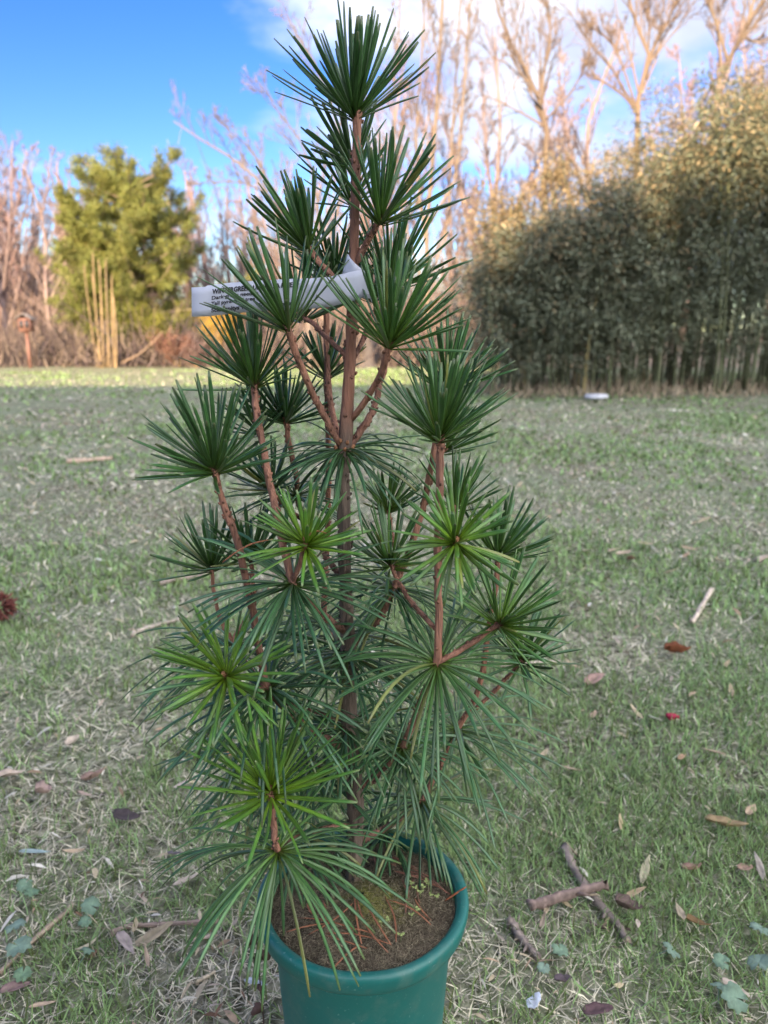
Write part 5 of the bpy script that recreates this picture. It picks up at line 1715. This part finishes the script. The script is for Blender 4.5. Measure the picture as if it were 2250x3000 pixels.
# ------------------------------------------------------------------ bamboo
def bamboo(name, label, outline, base_x, y_front, depth, n_culm, n_leaf, dry, seed, low=0.10, holes=True, hmin=0.84):
    """outline: display-pixel skyline [(x, y)] of the grove seen from the camera; real culms stand on the ground"""
    r = np.random.default_rng(seed)
    ox = A([p[0] for p in outline], float)
    oy = A([p[1] for p in outline], float)
    x0, x1 = base_x
    root_p = atd((x0 + x1) / 2, 840, y_front)
    root_p[2] = 0
    root = obj(name, None, label=label, cat='bamboo', loc=root_p)
    pts, dirs, sz = [], [], []
    for k in range(n_culm):
        px = x0 + (x1 - x0) * (k + 0.9 * r.random()) / n_culm
        yd = y_front + 0.85 + (depth - 0.85) * r.random() ** 1.2
        b = atd(px, 840, yd)
        b[2] = -0.05
        top_px = px + r.normal() * 30
        yy = np.interp(top_px, ox, oy)
        H = atd(top_px, yy, yd)[2] * (hmin + (1.02 - hmin) * r.random())
        H = max(H, 1.6)
        lean = A([r.normal() * 0.5, r.normal() * 0.35 - 0.35, 0])
        s = np.linspace(0, 1, 18)
        P = b + A([0, 0, 1.0]) * (H * (s - 0.05 * s ** 3))[:, None] + lean * (s ** 2.2)[:, None] * H * 0.22
        R = (0.020 + 0.010 * r.random()) * (1 - 0.75 * s) * np.where(np.arange(18) % 2 == 0, 1.12, 1.0)
        mb = MB()
        ccol = (A([0.075, 0.085, 0.035]) if r.random() < 0.85 else A([0.27, 0.21, 0.08])) * (0.7 + 0.5 * r.random())
        add_tubes(mb, P[None], R[None], 6, ccol)
        obj('culm', mb.mesh('culm', root_p), M_cane, root)
        # branchlets with leaf sprays
        m = int(n_leaf / n_culm / 14)
        t = low + (1 - low) * r.random(m) ** 0.8
        c = A([np.interp(t, s, P[:, q_]) for q_ in range(3)]).T
        a = r.random(m) * 6.28
        rad = (0.15 + 0.75 * r.random(m)) * (1.15 - 0.7 * t) * (0.75 + 0.5 * np.sin(t * 3.1))
        d = np.stack([np.cos(a), np.sin(a), 0.25 + 0.3 * r.random(m)], -1)
        pts.append(c + d * rad[:, None])
        dirs.append(unit(d + A([0, 0, -0.35])))
        sz.append(t)
    pts, dirs, tt = np.concatenate(pts), np.concatenate(dirs), np.concatenate(sz)
    if holes:
        keep = vnoise(pts[:, 0] * 1.0 + 30, pts[:, 2] * 1.0 + 30, 0.6, seed + 5) + 0.35 * (pts[:, 1] - y_front) / depth > 0.20
        pts, dirs, tt = pts[keep], dirs[keep], tt[keep]
    m = 14
    n = len(pts) * m
    clump = np.repeat(r.random((len(pts), 1)), m, 0)
    b = np.repeat(pts, m, 0) + r.normal(size=(n, 3)) * 0.075
    b[:, 2] = np.maximum(b[:, 2], 0.12)
    d = unit(np.repeat(dirs, m, 0) + r.normal(size=(n, 3)) * 0.6 + A([0, 0, -0.15]))
    s = unit(np.cross(d, r.normal(size=(n, 3)) * 0.5 + A([0, 0, 1.0])))
    L = 0.062 + 0.065 * r.random((n, 1))
    nrm = np.cross(s, d)
    V = np.stack([b, b + d * L * 0.4 + s * L * 0.135, b + d * L - nrm * L * 0.1, b + d * L * 0.4 - s * L * 0.135], 1).reshape(-1, 3)
    dry_sunlit = np.clip(dry + 0.5 * (clump - 0.6) + 0.9 * (np.repeat(tt, m)[:, None] - 0.68), 0, 1)  # dry share rises with height, painting sunlit gold into the upper leaves
    dry_sunlit = np.where(r.random((n, 1)) < dry_sunlit, 1.0, 0.25 * r.random((n, 1)))
    green = A([0.125, 0.150, 0.100]) * (0.6 + 0.9 * clump) + A([0.02, 0.02, 0.012]) * r.random((n, 1))
    tan = A([0.33, 0.25, 0.14]) * (0.65 + 0.6 * r.random((n, 1)))
    c = green * (1 - dry_sunlit) + tan * dry_sunlit
    mb = MB()
    mb.add(V, np.arange(n * 4).reshape(-1, 4), np.repeat(c, 4, 0))
    obj('foliage', mb.mesh('foliage', root_p, smooth=False), M_fol, root, kind='stuff')
    return root


bamboo('bamboo_grove', 'tall dark green bamboo grove at the lawn edge beside the potted pine',
       [(1000, 540), (1060, 500), (1150, 480), (1250, 425), (1340, 370), (1400, 300), (1480, 215), (1560, 140), (1700, 120), (1900, 60), (2100, 40)],
       (1060, 2000), 11.2, 3.0, 110, 215000, 0.12, 800)
bamboo('golden_bamboo', 'sunlit golden bamboo plumes rising behind the dark bamboo grove',
       [(960, 460), (1040, 385), (1090, 400), (1150, 360), (1200, 325), (1250, 300), (1290, 285), (1330, 310), (1400, 240), (1480, 170), (1600, 110), (1800, 100)],
       (1030, 1800), 15.0, 2.5, 46, 64000, 0.72, 820, low=0.25, holes=False, hmin=0.93)
brush('bamboo_litter', 'pale fallen bamboo leaves and stubble under the grove', 1.6, 12, 11.3, 14.5, 0.18, 3000, [(0.33, 0.26, 0.17), (0.25, 0.19, 0.13), (0.40, 0.32, 0.22)], 830, cat='leaf litter', width=0.008)

# flat pale slab at the grove's foot
sl = atd(1290, 846, 11.3)
mb = MB()
a = np.linspace(0, 2 * math.pi, 13)[:-1]
rx = 0.17 * (1 + 0.15 * np.sin(3 * a)) * np.cos(a)
ry = 0.11 * (1 + 0.12 * np.cos(2 * a)) * np.sin(a)
Vt = [np.stack([rx * f, ry * f, np.full(12, z)], -1) for f, z in ((1.0, 0.0), (1.03, 0.03), (0.9, 0.055), (0.3, 0.062))]
i, j = np.meshgrid(np.arange(3), np.arange(12), indexing='ij')
mb.add(np.concatenate(Vt), np.stack([i * 12 + j, i * 12 + (j + 1) % 12, (i + 1) * 12 + (j + 1) % 12, (i + 1) * 12 + j], -1).reshape(-1, 4), (0.5, 0.5, 0.53))
mb.T.append(A([[36, 36 + k, 36 + k + 1] for k in range(1, 11)]))
obj('flat_stone', mb.mesh('flat_stone'), M_leaf, label='flat whitish stone lying at the foot of the bamboo', cat='stone', loc=(sl[0], 11.3, 0.02))

# ------------------------------------------------------------------ unseen house and spruces, added behind the camera to shade lawn and bamboo
M_sid = mat('house_siding', (0.62, 0.58, 0.52), rough=0.8, noise=(2, 0.9, 1.05))
gable_house('house', 'cream two-storey house with a grey gable roof added unseen behind the camera to shade the lawn', -9.0, -13.0, 28, 9, 6.1, 8.8, M_sid, M_roofg, 1,
            [(-9, 1.6, 1.2, 1.5), (-5.5, 1.6, 1.2, 1.5), (5.5, 1.6, 1.2, 1.5), (9, 1.6, 1.2, 1.5), (-9, 4.3, 1.2, 1.4), (-5.5, 4.3, 1.2, 1.4), (-1.5, 4.3, 1.2, 1.4), (2, 4.3, 1.2, 1.4), (5.5, 4.3, 1.2, 1.4), (9, 4.3, 1.2, 1.4)], doors=[(0, 1.0, 2.1)])


def spruce(name, label, loc, H, seed, group):
    r = np.random.default_rng(seed)
    root = obj(name, None, label=label, cat='tree', group=group, loc=loc)
    mb = MB()
    add_tubes(mb, A([[[0, 0, -0.2], [0, 0, H * 0.5], [0, 0, H]]]), A([[0.24, 0.14, 0.02]]), 8, (0.13, 0.09, 0.07))
    obj('trunk', mb.mesh('trunk'), M_wood, root)
    n = 300
    f = (np.arange(n) + r.random(n)) / n
    z = 0.8 + (H - 1.0) * f
    L = (0.35 + 2.7 * (1 - f) ** 0.85) * (0.75 + 0.4 * r.random(n))
    a = np.arange(n) * 2.4
    d = np.stack([np.cos(a), np.sin(a), np.zeros(n)], -1)
    s_ = np.linspace(0, 1, 7)
    P = np.stack([np.zeros(n), np.zeros(n), z], -1)[:, None] + d[:, None] * (L[:, None] * s_)[..., None] + A([0, 0, 1.0]) * (L[:, None] * (-0.45 * s_ + 0.30 * s_ ** 2))[..., None]
    mb = MB()
    add_tubes(mb, P, np.broadcast_to(np.linspace(0.03, 0.006, 7), (n, 7)), 4, (0.13, 0.09, 0.06), cap=False)
    obj('limbs', mb.mesh('limbs'), M_wood, root)
    m = 9
    pts = P[:, 1:].reshape(-1, 3)
    dd = np.repeat(np.repeat(d, 6, 0), m, 0)
    k = len(pts) * m
    b = np.repeat(pts, m, 0) + r.normal(size=(k, 3)) * 0.06
    e = unit(dd * 0.6 + r.normal(size=(k, 3)) * A([0.8, 0.8, 0.35]) + A([0, 0, -0.25]))
    w = unit(np.cross(e, r.normal(size=(k, 3)))) * 0.07
    Lb = 0.35 + 0.3 * r.random((k, 1))
    V = np.stack([b - w, b + w, b + e * Lb], 1).reshape(-1, 3)
    mb = MB()
    mb.add(V, np.arange(k * 3).reshape(-1, 3), np.repeat(A([[0.035, 0.065, 0.03]]) * (0.6 + 0.8 * r.random((k, 1))), 3, 0))
    obj('foliage', mb.mesh('foliage', smooth=False), M_fol, root)
    return root


sp = spruce('shade_spruce', 'tall dark spruce added unseen behind the cream house to shade the bamboo', (-8.2, -22.5, 0), 14.4, 900, 'unseen spruces added to shade the bamboo')  # unseen trees, added and spaced to shade the lower bamboo
for k, (x, y, sc) in enumerate([(-4.6, -22.0, 0.96), (-11.4, -23.0, 1.0), (-1.2, -22.6, 0.93), (2.2, -22.0, 0.90), (-6.4, -24.0, 0.97), (-9.8, -24.4, 1.04), (-2.9, -24.0, 0.95), (-10.3, -21.2, 1.0), (-6.6, -21.0, 0.97), (-12.9, -22.0, 0.98)]):
    copy_tree(sp, (x, y, 0), 1.3 * k + 1, sc, 'tall dark spruce added unseen behind the cream house to shade the bamboo', 'unseen spruces added to shade the bamboo')
